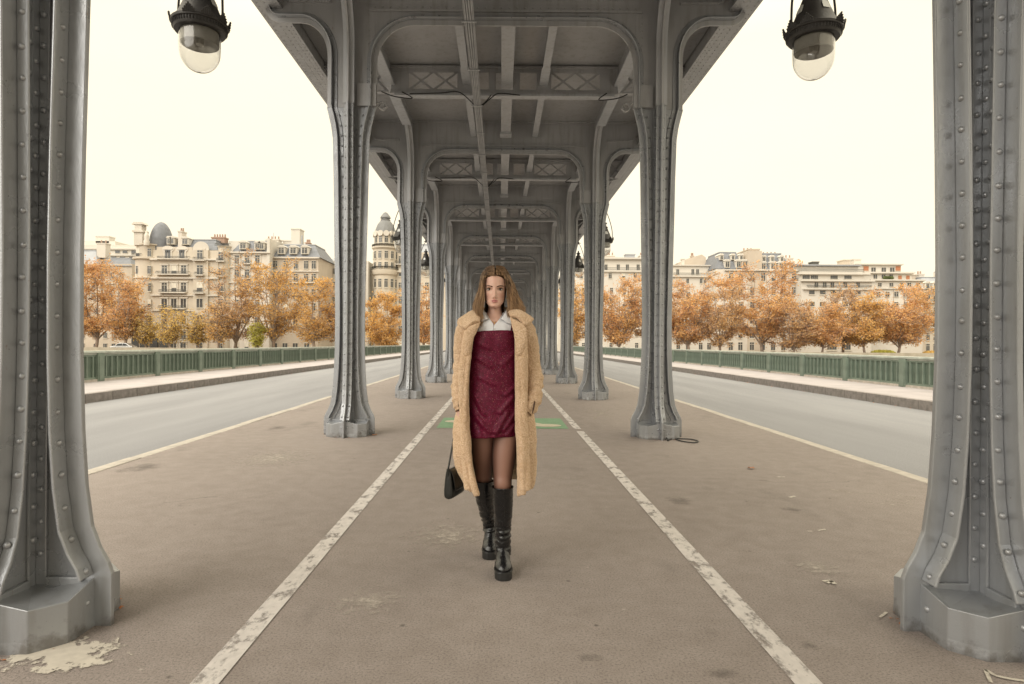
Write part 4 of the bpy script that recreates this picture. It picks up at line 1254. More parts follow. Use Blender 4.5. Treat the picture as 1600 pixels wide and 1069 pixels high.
B = Bld('balcony_block', 'white modern block with long balconies and glass fronts above orange trees', 142, 1305)
B.wall(1252, 1362, 440, 0, 14, 'render_white'); B.wall(1254, 1356, 428, 1.5, 12, 'render_white', 'storey'); B.wall(1250, 1354, 413, 3.5, 10, 'render_white', 'penthouse'); B.px0 = 1305
B.band(1249, 1354, 412, 1.8, .8, 3.5, 'zinc'); B.band(1252, 1360, 427, 2.4, .8, 1.5, 'render_white'); B.band(1252, 1362, 439, 2.2, .7, 0, 'render_white'); B.band(1256, 1362, 452, 1.8, .6, 0, 'render_white')
B.balcony(1250, 1354, 423.5, 4.2, .4, 1.5, False)
B.win([1264, 1277, 1308, 1330], [432], 12, 7, 'wide', 1.5); B.win([1275, 1288, 1300, 1320, 1340], [445], 6, 8, 'dark'); B.win([1268, 1285, 1302, 1320, 1340], [457], 9, 7, 'wide'); B.win([1268, 1285, 1302, 1320, 1340], [475, 494, 514], 9, 8, 'wide')
B.balcony(1260, 1360, 449, 3, .5, 0, False)
B.chimney(1290, 1300, 405, 414, 6, 2, 'iron', 0); B.chimney(1276, 1310, 410, 413, 6, 2, 'zinc', 0); B.win([1300, 1322], [541], 15, 13, 'wide', mixed=False)

B = Bld('stepped_terrace_block', 'white stepped terrace block with rust red shutters at the right', 146, 1390)
B.wall(1362, 1442, 440, 0, 14, 'render_white'); B.wall(1356, 1433, 425, 2, 12, 'render_white', 'upper_storey'); B.wall(1352, 1424, 410, 4, 10, 'render_white', 'top_storey'); B.px0 = 1390
B.band(1352, 1424, 410, 1.6, .7, 4, 'render_white'); B.band(1358, 1433, 425, 2.2, .8, 2, 'render_white'); B.band(1360, 1442, 438, 2, .6, 0, 'render_white'); B.band(1362, 1442, 451, 1.6, .4, 0, 'render_white')
B.win([1380, 1396.5, 1410], [418.5], 7.5, 7.5, 'dark', 4); B.win([1368, 1419.5], [416.5], 9, 8, 'shutter', 4); B.win([1375, 1388, 1400], [431], 6, 7, 'dark', 2); B.win([1414, 1426.5], [433], 6, 8, 'shutter', 2); B.win([1374, 1392, 1408, 1420, 1434], [445], 6, 6, 'dark'); B.win([1372, 1386, 1400, 1415, 1430], [460, 476, 492, 510, 530], 7, 8)
gr_ = MB()
for i in range(14): gr_.lathe([(.05, 0), (.4, .3), (.3, .7), (.05, .9)], (B.X(1396+rb.uniform(-7, 7)), 146+1.8, B.Z(436)), 6)
tag(B.put(gr_, 'terrace_plants', M['greenery']), kind='stuff')
B.chimney(1340, 1350, 402, 418, 6, 3, 'stone_warm', 0); B.chimney(1364, 1376, 399, 411, 8, 3, 'render_white', 0)
B = Bld('grey_roofed_house', 'cream house with grey zinc roof and iron balconies next to the right foreground column', 150, 1460)
B.wall(1442, 1520, 455, 0, 14, 'stone'); B.px0 = 1460
B.mansard(1440, 1520, 455, 432, 3, .2, 14, 'zinc'); B.dormers([1450, 1462, 1474], 447, 5, 8); B.balcony(1442, 1520, 456, 4, .6); B.win([1450, 1461, 1472, 1484], [465, 486, 506, 526, 543], 5.5, 12)
for y in (472, 492, 512): B.balcony(1444, 1490, y, 4)
B.chimney(1446, 1452, 427, 434, 5, 2, 'stone_warm', 2); B.chimney(1458, 1466, 426, 434, 5, 2, 'stone_pale', 2)

# ---- the row goes on beyond the picture edges
for x0, x1, yt, mat, lab in ((-150, -45, 398, 'stone', 'cream stone apartment house at the outer left end of the row'), (-42, 58, 384, 'stone_pale', 'pale stone apartment house left of the old townhouse'),
                             (1522, 1612, 404, 'stone_pale', 'pale stone house right of the grey roofed house'), (1616, 1720, 392, 'stone', 'cream stone apartment house at the outer right end of the row')):
    B = Bld('apartment_house', lab, 148, (x0+x1)/2)
    B.wall(x0, x1, yt+12, 0, 14, mat); B.mansard(x0, x1, yt+12, yt-6, 3, .1, 14)
    cols = [x0+8+i*(x1-x0-16)/6 for i in range(7)]
    B.win(cols, [yt+24, yt+46, yt+68, yt+90, yt+112], 7, 13); B.dormers(cols[1::2], yt+3, 7, 9)
    for y in (yt+13, yt+36, yt+80): B.band(x0, x1, y, 1.8, .5)
    B.balcony(x0+4, x1-4, yt+54); B.chimney(x0+10, x0+22, yt-12, yt-2, 5, 2, 'stone_warm', 3)
gate = tag(empty('stone_portal', (0, 117, -0.55)), 'stone portal closing the far end of the colonnade', 'portal')
b = MB()
b.prism([(-6, 0), (-1.7, 0), (-1.7, 3.4)] + [(-1.7*cos(radians(t)), 3.4+1.7*sin(radians(t))) for t in range(15, 180, 15)] + [(1.7, 3.4), (1.7, 0), (6, 0), (6, 9), (-6, 9)], -.6, .6)
b.build('wall', M['stone_warm'], gate)
b = MB(); b.box(-6.4, 6.4, -.9, .9, 9.003, 9.5); b.build('cornice', M['stone_pale'], gate)
b = MB(); b.box(-1.9, 1.9, .62, .8, 0, 5.3); b.build('door', M['iron'], gate)

# ================================================================== trees on the quay
M['bark'] = simple('plane_tree_bark', (0.30, 0.235, 0.19), 0.9, var=0.25, scale=1.5)
def leaf_mat(name, cols):
    m, nt, b = new_mat(name)
    g = nt.nodes.new('ShaderNodeNewGeometry')
    n = len(cols)
    c = ramp(nt, g.outputs['Random Per Island'], [(i/(n-1), c) for i, c in enumerate(cols)])
    big = noise(nt, world_pos(nt), 0.35, 3)
    c = mixc(nt, ramp(nt, big, [(0.42, 0.0), (0.6, 0.55)]), c, cols[-1])
    nt.links.new(c, b.inputs['Base Color']); b.inputs['Roughness'].default_value = 0.7
    b.inputs['Specular IOR Level'].default_value = 0.2
    b.inputs['Subsurface Weight'].default_value = 0.0
    tr = nt.nodes.new('ShaderNodeBsdfTranslucent'); nt.links.new(c, tr.inputs[0])
    mx = nt.nodes.new('ShaderNodeMixShader'); mx.inputs[0].default_value = 0.42
    nt.links.new(b.outputs[0], mx.inputs[1]); nt.links.new(tr.outputs[0], mx.inputs[2])
    nt.links.new(mx.outputs[0], nt.nodes['Material Output'].inputs['Surface'])
    return m
M['leaf_orange'] = leaf_mat('orange_autumn_leaves', [(0.46, 0.25, 0.15), (0.66, 0.36, 0.18), (0.70, 0.42, 0.19), (0.57, 0.36, 0.23), (0.76, 0.47, 0.17)])
M['leaf_brown'] = leaf_mat('brown_autumn_leaves', [(0.42, 0.26, 0.17), (0.55, 0.34, 0.21), (0.62, 0.40, 0.22), (0.66, 0.43, 0.19)])
M['leaf_yellow'] = leaf_mat('yellow_autumn_leaves', [(0.56, 0.38, 0.15), (0.70, 0.48, 0.16), (0.80, 0.57, 0.19), (0.62, 0.46, 0.17)])
M['leaf_golden'] = leaf_mat('golden_autumn_leaves', [(0.52, 0.31, 0.14), (0.70, 0.42, 0.14), (0.80, 0.51, 0.16), (0.64, 0.41, 0.19)])
M['leaf_lime'] = leaf_mat('yellow_green_leaves', [(0.38, 0.38, 0.09), (0.54, 0.50, 0.11), (0.48, 0.43, 0.10)])

def tree(px, pytop, wpx, d, mat, label, n_leaves=6000, name='plane_tree', trunk_f=0.22, seed=1, size=0.17, gap=1.0, up=0.75, pyb=None):
    r = random.Random(seed); nr = np.random.default_rng(seed)
    X, zt = P(px, pytop, d); base = Vector((X, d, -0.55)); H = zt + 0.55; R = wpx*d/FOCAL
    root = tag(empty(name, base), label, 'tree', 'autumn trees along the far quay')
    b = MB(); twigs = []
    ht = H*trunk_f*.6
    tip = Vector((r.uniform(-.3,.3), r.uniform(-.3,.3), ht))
    tr_r = 0.013*H + 0.07
    b.tube([(0,0,-.1), (0,0,.25), tip*0.5+Vector((r.uniform(-.1,.1),0,0)), tip], [tr_r*1.5, tr_r*1.1, tr_r, tr_r*.85], 9)
    nl = r.randint(7, 9); R *= (1.05 if mat == 'leaf_yellow' else 1.32)
    for i in range(nl):
        a = 2*pi*i/nl + r.uniform(-.4,.4); lean = (r.uniform(.75, 1.05) if i % 2 else r.uniform(.2, .65)) if i else 0.1
        start = tip*r.uniform(.75, 1.0) if i else tip
        end = Vector((cos(a)*R*.72*lean, sin(a)*R*.72*lean, H*(r.uniform(.80, .97) if lean < .7 else r.uniform(.45, .85))))
        mid = start.lerp(end, .45) + Vector((cos(a)*R*.13, sin(a)*R*.13, -H*.02))
        lp = [Vector(p) for p in crom([start, start.lerp(mid, .5)+Vector((r.uniform(-.3,.3), r.uniform(-.3,.3), 0)), mid, mid.lerp(end, .5)+Vector((r.uniform(-.5,.5), r.uniform(-.5,.5), 0)), end], 3)]
        b.tube(lp, [tr_r*.62*(1-.88*k/(len(lp)-1)) for k in range(len(lp))], 6)
        for j in range(12):
            t = r.uniform(.12, 1.0); p0 = lp[int(t*(len(lp)-1))]
            aa = a + r.uniform(-1.7, 1.7); L = R*r.uniform(.25, .6)
            dirv = Vector((cos(aa), sin(aa), r.uniform(-.1, 1.2)*up)).normalized()
            p2 = p0 + dirv*L; 
            q = math.hypot(p2.x, p2.y)
            if q > R: p2.x *= R/q; p2.y *= R/q
            p2.z = min(p2.z, H*.99); p2.z = max(p2.z, ht*.5)
            p1 = p0.lerp(p2, .5) + Vector((r.uniform(-.25,.25), r.uniform(-.25,.25), r.uniform(-.1,.35)))
            br = [p0, p1, p2]
            b.tube(br, [tr_r*.22, tr_r*.15, .03], 4); twigs.append((p0, p1, p2, L))
            for k in range(9):
                s0 = p0.lerp(p2, r.uniform(.3, 1)); dv = Vector((r.uniform(-1,1), r.uniform(-1,1), r.uniform(-.3,1)*up)).normalized()*L*r.uniform(.3,.6)
                e = s0+dv; e.z = min(e.z, H)
                b.tube([s0, e], [.05, .022], 3, cap=False); twigs.append((s0, s0.lerp(e, .5), e, L*.5))
    b.build('trunk', M['bark'], root, 60)
    # leaves hang in loose clumps round the twigs; some twigs are almost bare
    w = nr.random(len(twigs))**1.3 * gap + 0.12
    n_leaves = int(n_leaves*{'leaf_yellow': 1.3, 'leaf_orange': 1.55, 'leaf_brown': 1.5, 'leaf_golden': 1.7, 'leaf_lime': 1.4}[mat]); size = size*.84
    w = w/w.sum(); idx = nr.choice(len(twigs), n_leaves, p=w)
    A = np.array([[*t[0]] for t in twigs]); Bm = np.array([[*t[1]] for t in twigs]); C = np.array([[*t[2]] for t in twigs])
    t = nr.random((n_leaves, 1))**0.7
    c = np.where(t < .5, A[idx]*(1-2*t)+Bm[idx]*2*t, Bm[idx]*(2-2*t)+C[idx]*(2*t-1))
    c = c + nr.normal(0, .42, (n_leaves, 3))*np.array([1, 1, .8])
    c[:, 2] = np.where(c[:, 2] < ht*.35, ht*.35 + nr.random(n_leaves)*2, c[:, 2])
    u = nr.normal(size=(n_leaves, 3)); u /= np.linalg.norm(u, axis=1, keepdims=True)
    v = np.cross(u, nr.normal(size=(n_leaves, 3))); v /= np.linalg.norm(v, axis=1, keepdims=True)
    s = nr.uniform(.6, 1.35, (n_leaves, 1))*size
    V = np.stack([c-u*s, c-v*s*.62, c+u*s, c+v*s*.62], 1).reshape(-1, 3)
    me = bpy.data.meshes.new('crown')
    me.vertices.add(len(V)); me.vertices.foreach_set('co', V.ravel())
    me.loops.add(len(V)); me.loops.foreach_set('vertex_index', np.arange(len(V)))
    me.polygons.add(n_leaves); me.polygons.foreach_set('loop_start', np.arange(n_leaves)*4)
    me.materials.append(M[mat]); me.update(); me.validate()
    link('crown', me, root)
    return root
T = [
 (28, 410, 46, 122, 'leaf_brown', 'brown tree at the left end of the quay between two orange trees', 4000, .2),
 (-50, 420, 44, 122, 'leaf_orange', 'orange tree at the outer left end of the quay', 4000, .2),
 (1500, 425, 46, 122, 'leaf_golden', 'golden tree behind the right foreground column', 4000, .2),
 (1590, 420, 44, 123, 'leaf_orange', 'orange tree at the outer right end of the quay', 4000, .2),
 (150, 400, 52, 122, 'leaf_orange', 'big dense orange tree at the far left beside the foreground column', 11000, .2),
 (98, 412, 40, 126, 'leaf_brown', 'brown tree half hidden behind the left foreground column', 5000, .2),
 (196, 418, 25, 118, 'leaf_orange', 'narrower orange tree touching the right side of the big dense orange tree', 4600, .25),
 (228, 482, 22, 120, 'leaf_yellow', 'small yellow young tree in front of the corner tower', 2300, .3),
 (266, 478, 24, 119, 'leaf_yellow', 'small yellow young tree below the iron balconies of the domed building', 2300, .3),
 (311, 480, 26, 121, 'leaf_yellow', 'wide forked young yellow tree right of the domed corner building', 2300, .22),
 (368, 392, 42, 122, 'leaf_brown', 'tall half bare brown tree in front of the bow window house', 5200, .16),
 (340, 470, 18, 117, 'leaf_golden', 'thin golden tree before the narrow gap left of the bow window', 1600, .25),
 (428, 402, 40, 121, 'leaf_golden', 'tall thin-leaved tree in front of the slate mansard with three dormers', 5200, .2),
 (402, 500, 10, 118, 'leaf_lime', 'low yellow-green tree among the bare trunks on the left', 2200, .25),
 (492, 416, 38, 120, 'leaf_golden', 'tree with bright yellow top just left of the second left column', 5200, .2),
 (536, 440, 30, 123, 'leaf_brown', 'thin brown tree behind the second left column', 3500, .22),
 (602, 452, 36, 122, 'leaf_golden', 'round golden tree at the foot of the tower with the domed roof', 7500, .12),
 (664, 430, 26, 124, 'leaf_orange', 'orange tree framed between the second and third left columns', 4200, .2),
 (897, 432, 22, 124, 'leaf_golden', 'golden tree seen between the third and fourth right columns', 3600, .15),
 (966, 428, 44, 122, 'leaf_orange', 'bushy orange tree between the second and third right columns', 10000, .15),
 (1026, 440, 34, 124, 'leaf_brown', 'russet tree hidden partly behind the second right column', 5500, .18),
 (1078, 428, 44, 121, 'leaf_orange', 'deep orange tree below the white terrace house', 9500, .2),
 (1126, 446, 34, 119, 'leaf_brown', 'sparse brown tree between the white terrace house and the mansard house', 5000, .2),
 (1192, 414, 56, 122, 'leaf_orange', 'tallest orange tree in front of the blue slate mansard', 11000, .2),
 (1240, 470, 34, 117, 'leaf_brown', 'low russet tree at the right foot of the tallest orange tree', 4600, .2),
 (1284, 474, 38, 118, 'leaf_orange', 'spreading orange tree below the long white balconies', 7000, .3),
 (1318, 446, 34, 124, 'leaf_brown', 'brown tree standing behind the spreading orange tree', 4500, .25),
 (1352, 462, 34, 119, 'leaf_golden', 'golden-topped tree before the white stepped terrace block', 6000, .3),
 (1404, 440, 52, 121, 'leaf_orange', 'broad rounded orange tree at the far right by the foreground column', 11500, .22),
]
for i, (px, yt, w, d, mt, lab, n, tf) in enumerate(T):
    tree(px, yt, w, d, mt, lab, n, 'plane_tree' if w > 28 else 'young_tree', tf, 100+i, 0.19 if w > 20 else .16)

def shrub(px, py, w, h, d, mat, label, n=1600):
    X, Z = P(px, py, d); nr = np.random.default_rng(px)
    root = tag(empty('shrub', (X, d, -0.55)), label, 'shrub')
    W, H = w*d/FOCAL/2, Z+0.55
    st = MB()
    for k in range(7):
        a = 2*pi*k/7; st.tube([(0,0,-.05), (cos(a)*W*.3, sin(a)*.5, H*.5), (cos(a)*W*.7, sin(a)*1, H*.85)], [.05,.035,.012], 4)
    tag(st.build('stems', M['bark'], root), kind='stuff')
    lf = MB()
    for k in range(n):
        p = nr.normal(size=3); p /= np.linalg.norm(p); p *= nr.random()**.33
        c = np.array([p[0]*W, p[1]*1.4, H*.55 + p[2]*H*.45]); u = nr.normal(size=3)*.1; v = nr.normal(size=3)*.08
        lf.add([c-u, c-v, c+u, c+v], [(0,1,2,3)])
    lf.build('foliage', M[mat], root)
shrub(1380, 547, 38, 12, 116, 'leaf_lime', 'bright yellow-green shrub just above the right railing')
shrub(1455, 548, 22, 12, 116, 'leaf_yellow', 'small golden shrub above the railing next to the right foreground column', 900)

# ------------------------------------------------------------------ parked car on the quay
M['car_paint'] = simple('silver_car_paint', (0.45, 0.45, 0.45), 0.25, 0.5, var=0.03, coat=1)
M['tyre'] = simple('tyre_rubber', (0.02, 0.02, 0.02), 0.8)
M['car_glass'] = simple('car_glass', (0.03, 0.035, 0.04), 0.08)
def car(px, d, label):
    X, _ = P(px, 548, d)
    root = tag(empty('parked_car', (X, d, -0.55)), label, 'car')
    b = MB()
    prof = [(-2.1,.35),(-2.12,.65),(-2.0,.85),(-1.2,.95),(-.6,1.42),(-.2,1.5),(.9,1.48),(1.6,1.0),(2.05,.92),(2.1,.6),(2.08,.35)]
    b.prism(prof, -.85, .85, 'xz'); o = b.build('body', M['car_paint'], root); bevel(o, .06, 2)
    for s in (-1, 1):
        g = MB(); g.prism([(-1.0,.98),(-.55,1.38),(.25,1.42),(.25,.98)], *sorted((s*.852, s*.868)), 'xz'); g.build('side_window', M['car_glass'], root)
        g = MB(); g.prism([(.33,.98),(.33,1.42),(.85,1.40),(1.4,1.0)], *sorted((s*.852, s*.868)), 'xz'); g.build('side_window', M['car_glass'], root)
        for x in (-1.35, 1.3):
            w = MB(); w.lathe([(.2,-.1),(.31,-.1),(.33,-.05),(.33,.05),(.31,.1),(.2,.1)], n=18); w.v = [(x+a, s*.8+c, .33+bb) for a, bb, c in w.v]; wo = w.build('wheel', M['tyre'], root, 40)
            h = MB(); h.lathe([(.19,-.04),(.19,.04)], n=10); h.v = [(x+a, s*.87+c, .33+bb) for a, bb, c in h.v]; h.build('rim', M['zinc'], wo)
car(193, 115.5, 'silver car parked on the quay behind the left railing')
# ================================================================== the woman
PX, PY = -0.04, 3.60
person = tag(empty('person', (PX, PY, 0)), 'woman walking in a long beige teddy coat, dark red glitter dress and tall black boots', 'person')
HC = -0.035                                        # middle of the head and body

def skin_mat():
    m, nt, b = new_mat('skin')
    v = coords(nt)
    sep = nt.nodes.new('ShaderNodeSeparateXYZ'); nt.links.new(v, sep.inputs[0])
    def ell(cx, cz, rx, rz, soft, front=True):
        """1 inside an ellipse on the face."""
        def ma(op, a, bb):
            n = nt.nodes.new('ShaderNodeMath'); n.operation = op
            for s, i in ((a, 0), (bb, 1)):
                if hasattr(s, 'is_linked'): nt.links.new(s, n.inputs[i])
                else: n.inputs[i].default_value = s
            return n.outputs[0]
        dx = ma('DIVIDE', ma('SUBTRACT', sep.outputs[0], cx), rx); dz = ma('DIVIDE', ma('SUBTRACT', sep.outputs[2], cz), rz)
        q = ma('ADD', ma('MULTIPLY', dx, dx), ma('MULTIPLY', dz, dz))
        f = ramp(nt, q, [(max(0, 1-soft), 1.0), (1.0, 0.0)])
        return ma('MULTIPLY', f, ma('LESS_THAN', sep.outputs[1], -0.045))
    c = ramp(nt, noise(nt, v, 30, 3), [(0.3, (0.60, 0.37, 0.285)), (0.7, (0.64, 0.40, 0.31))])
    for s in (-1, 1):
        c = mixc(nt, ell(HC+s*.042, 1.590, .026, .024, 0.95), c, (0.56, 0.315, 0.245))
        c = mixc(nt, ell(HC+s*.0305, 1.631, .021, .011, 0.7), c, (0.33, 0.19, 0.14))
    c = mixc(nt, ell(HC, 1.5612, .0205, .0098, 0.30), c, (0.42, 0.17, 0.155))
    nt.links.new(c, b.inputs['Base Color']); b.inputs['Roughness'].default_value = 0.48
    b.inputs['Subsurface Weight'].default_value = 0.12; b.inputs['Subsurface Radius'].default_value = (0.012, 0.005, 0.003)
    return m
M['skin'] = skin_mat()
def tights():
    m, nt, b = new_mat('sheer_tights')
    v = coords(nt)
    lw = nt.nodes.new('ShaderNodeLayerWeight'); lw.inputs[0].default_value = 0.35
    c = ramp(nt, lw.outputs['Facing'], [(0.0, (0.27, 0.14, 0.10)), (0.22, (0.15, 0.073, 0.052)), (0.75, (0.025, 0.015, 0.013))])   # the knit looks denser at the edge of the leg
    nt.links.new(c, b.inputs['Base Color']); b.inputs['Roughness'].default_value = 0.5
    bump(nt, b, noise(nt, v, 400, 2), 0.1, 0.002)
    return m
M['tights'] = tights()

GX = np.linspace(-pi, pi, 97)
HZ = [1.522, 1.526, 1.534, 1.545, 1.558, 1.575, 1.60, 1.63, 1.66, 1.69, 1.715, 1.738, 1.751, 1.758]
HA = [.010, .0195, .0305, .0415, .0505, .0565, .0610, .0640, .0670, .0675, .064, .052, .033, .004]
HF = [.072, .084, .0885, .089, .0885, .0875, .087, .086, .0875, .084, .072, .050, .022, -.008]
HB = [-.050, -.035, -.018, .000, .022, .050, .075, .090, .098, .098, .090, .070, .045, .012]
def head_pt(th, z, features=True, grow=0.0):
    a, f, bk = interp(z, HZ, HA)+grow, interp(z, HZ, HF)+grow, interp(z, HZ, HB)+grow
    cy = (bk - f)/2 if z < 1.56 else (bk-f)/2*max(0, (1.60-z)/.04) if z < 1.60 else 0.0
    f2, b2 = f + cy, bk - cy
    sx = sin(th); cx = cos(th)
    x = a*np.sign(sx)*abs(sx); y = cy + (-f2*abs(cx) if cx > 0 else b2*abs(cx))
    if features and cx > 0:
        g = lambda u, s: math.exp(-(u/s)**2)
        ax = abs(x); zz = z - .004
        d = -interp(zz, [1.569, 1.5755, 1.583, 1.60, 1.62, 1.638, 1.655], [0, .012, .0195, .0135, .007, .0025, 0])*g(x, .0082)
        d += -.0075*g(ax-.0110, .0050)*g(zz-1.5785, .006)
        d += .0095*g(ax-.031, .0165)*g(zz-1.6255, .0105)
        d += -.0040*g(ax-.030, .015)*g(zz-1.644, .007)
        d += -.0072*g(x, .0135)*g(zz-1.5615, .0045) - .0085*g(x, .0125)*g(zz-1.5508, .0056) + .0045*g(x, .018)*g(zz-1.5568, .0018)
        d += .0045*g(x, .02)*g(zz-1.5435, .004) - .0055*g(x, .018)*g(zz-1.532, .009)
        d += -.0035*g(ax-.043, .018)*g(zz-1.600, .018) + .002*g(ax-.045, .012)*g(zz-1.568, .014)
        y += d*min(1.0, cx*2.2)
    return (HC + x, y, z)

body = MB()
zr = np.unique(np.concatenate([np.linspace(1.522, 1.545, 10), np.linspace(1.545, 1.66, 64), np.linspace(1.66, 1.758, 26)]))
rows = [[head_pt(t, z) for t in GX[:-1]] for z in zr]
body.grid(rows, 0, closed=True)
n96 = len(GX)-1; o = len(body.v) - n96
body.f.append(tuple(range(o, o+n96))); body.m.append(0)
# neck and torso
TZ = [1.60, 1.55, 1.515, 1.49, 1.470, 1.452, 1.435, 1.405, 1.34, 1.25, 1.12, 1.0, 0.90, 0.82, 0.795]
TA = [.037, .0385, .040, .046, .062, .098, .140, .163, .152, .138, .124, .150, .163, .155, .12]
TF = [.030, .036, .038, .041, .050, .062, .072, .085, .112, .104, .090, .100, .104, .098, .07]
TB = [.060, .062, .064, .066, .072, .080, .088, .095, .098, .090, .082, .095, .108, .10, .07]
rows = []
for z, a, f, b_ in zip(TZ, TA, TF, TB):
    yo = 0.012 if z > 1.46 else 0.0
    row = []
    for k in range(48):
        t = 2*pi*k/48; c = cos(t)
        y = yo + (-f*c if c > 0 else -b_*c)
        x = a*sin(t)
        if z > 1.40 and c > 0:      # collar bones and the hollow of the throat
            y += -.006*math.exp(-((z-1.452-.10*abs(x))/.010)**2)*(abs(x) > .012) + .004*math.exp(-(x/.012)**2)*math.exp(-((z-1.462)/.012)**2)
        row.append((HC + x, y, z))
    rows.append(row)
body.grid(rows, 0, closed=True)
o = len(body.v) - 48
body.f.append(tuple(range(o+47, o-1, -1))); body.m.append(1)
# legs
LEGF = [((.045,.0,.88), .088), ((.040,-.015,.78), .080), ((.026,-.035,.67), .0705), ((.018,-.055,.56), .0555), ((.018,-.066,.515), .0530), ((.020,-.05,.46), .046), ((.022,-.03,.36), .040), ((.022,-.012,.24), .032), ((.022,-.005,.15), .034), ((.022,-.01,.10), .034)]
LEGB = [((-.095,.01,.88), .088), ((-.097,.03,.78), .079), ((-.096,.055,.67), .070), ((-.096,.078,.56), .056), ((-.096,.085,.515), .053), ((-.094,.11,.46), .046), ((-.086,.165,.36), .040), ((-.070,.24,.25), .032), ((-.058,.285,.185), .034), ((-.055,.285,.15), .034)]
for L in (LEGF, LEGB):
    pts = crom([p for p, _ in L], 5); rad = [float(r[0]) for r in crom([(r,) for _, r in L], 5)]
    body.tube(pts, rad, 20, 1)
kn = MB()
# arms with hands inside the pockets
def hand(mb, wrist, s):
    w = Vector(wrist)
    palm = crom([w, w+Vector((0, -.01, -.03)), w+Vector((-.004*s, -.018, -.07)), w+Vector((-.006*s, -.022, -.095))], 4)
    mb.tube(palm, [float(r[0]) for r in crom([(.024,), (.029,), (.036,), (.031,)], 4)], 12, 0, flat=0.5)
    kb = w + Vector((-.006*s, -.022, -.09))
    for i, (L, off) in enumerate(((.066, -.026), (.074, -.009), (.069, .009), (.054, .025))):
        b0 = kb + Vector((0, off, 0)); b1 = b0 + Vector((-.008*s, -.002, -L*.45)); b2 = b1 + Vector((-.018*s, 0, -L*.30)); b3 = b2 + Vector((-.018*s, .002, -L*.15))
        mb.tube([b0, b1, b2, b3], [.0092, .0088, .0078, .0055], 8, 0)
    t0 = w + Vector((0, -.035, -.035)); mb.tube([t0, t0+Vector((-.004*s, -.018, -.022)), t0+Vector((-.012*s, -.024, -.045)), t0+Vector((-.018*s, -.024, -.06))], [.012, .0105, .0095, .006], 8, 0)
ARMS = {-1: [(-.185,.02,1.405), (-.205,.04,1.28), (-.215,.045,1.17), (-.224,.0,1.06), (-.236,-.030,.975)], 1: [(.118,.02,1.405), (.150,.045,1.28), (.170,.05,1.17), (.182,.005,1.06), (.155,-.042,.975)]}
for s, A in ARMS.items():
    body.tube(crom(A, 5), [float(r[0]) for r in crom([(.045,), (.042,), (.037,), (.032,), (.025,)], 5)], 14, 0)
    hand(body, A[-1], s)   # slid into the coat pocket
bo = body.build('body', [M['skin'], M['tights']], person, 180)
subsurf(bo, 1)

# eyes and brows
M['sclera'] = simple('eye_white', (0.55, 0.49, 0.45), 0.25, var=0.02)
M['iris'] = simple('dark_brown_iris', (0.035, 0.020, 0.012), 0.1, var=0.2)
M['lash'] = simple('lashes_and_brows', (0.050, 0.029, 0.018), 0.8, spec=0.1)
def face_y(x, z): 
    best = None
    for t in np.linspace(-1.2, 1.2, 121):
        p = head_pt(t, z)
        if best is None or abs(p[0]-x) < abs(best[0]-x): best = p
    return best[1]
for s in (-1, 1):
    ex_, ez_ = HC + s*.0305, 1.6295
    fy = face_y(ex_, ez_)
    e = MB(); 
    e.lathe([(.001,-1)]+[(cos(radians(t)), sin(radians(t))) for t in range(-75, 90, 15)]+[(.001,1)], n=18)
    e.v = [(ex_+x*.0152, fy+.003+y*.0072, ez_+z*.0072) for x, y, z in e.v]
    eo = e.build('eye', M['sclera'], person, 180)
    i_ = MB(); i_.lathe([(.0001,.0), (.0060,.0004), (.0062,.0016), (.0001,.0018)], n=16)
    i_.v = [(ex_+x, fy-.0048+z, ez_+.0006+y) for x, y, z in i_.v]
    i_.build('iris', M['iris'], eo, 40)
    l = MB(); l.tube([(ex_+(u*.0155), fy-.0018-.0042*(1-u*u), ez_+.0062*(1-u*u)+.0004+(.0018*u*s if u*s > 0 else 0)) for u in np.linspace(-1, 1, 9)], [.0010,.0018,.0023,.0025,.0025,.0025,.0024,.0020,.0013], 6)
    l.tube([(ex_+(u*.0145), fy-.0012-.0042*(1-u*u), ez_-.0064*(1-u*u)) for u in np.linspace(-1, 1, 9)], .0006, 5)
    l.build('eyelashes', M['lash'], eo, 180)
    bw = MB(); pts = []
    for u in np.linspace(0, 1, 9):
        x = HC + s*(.0125 + .040*u); z = 1.6425 + .0090*sin(u*pi*.62) - .0035*u*u; pts.append((x, face_y(x, z)-.0008, z))
    bw.tube(pts, [.0020,.0028,.0029,.0028,.0027,.0024,.0020,.0014,.0007], 6)
    bw.build('eyebrow', M['lash'], person, 180)
    nz = MB(); nz.lathe([(.0001,-.0015), (.0028,0), (.0001,.0015)], (HC+s*.0068, face_y(HC+s*.0068, 1.5805)+.0004, 1.5785), 8, sx=1.2, sy=.8); nz.build('nostril', M['lash'], person, 180)

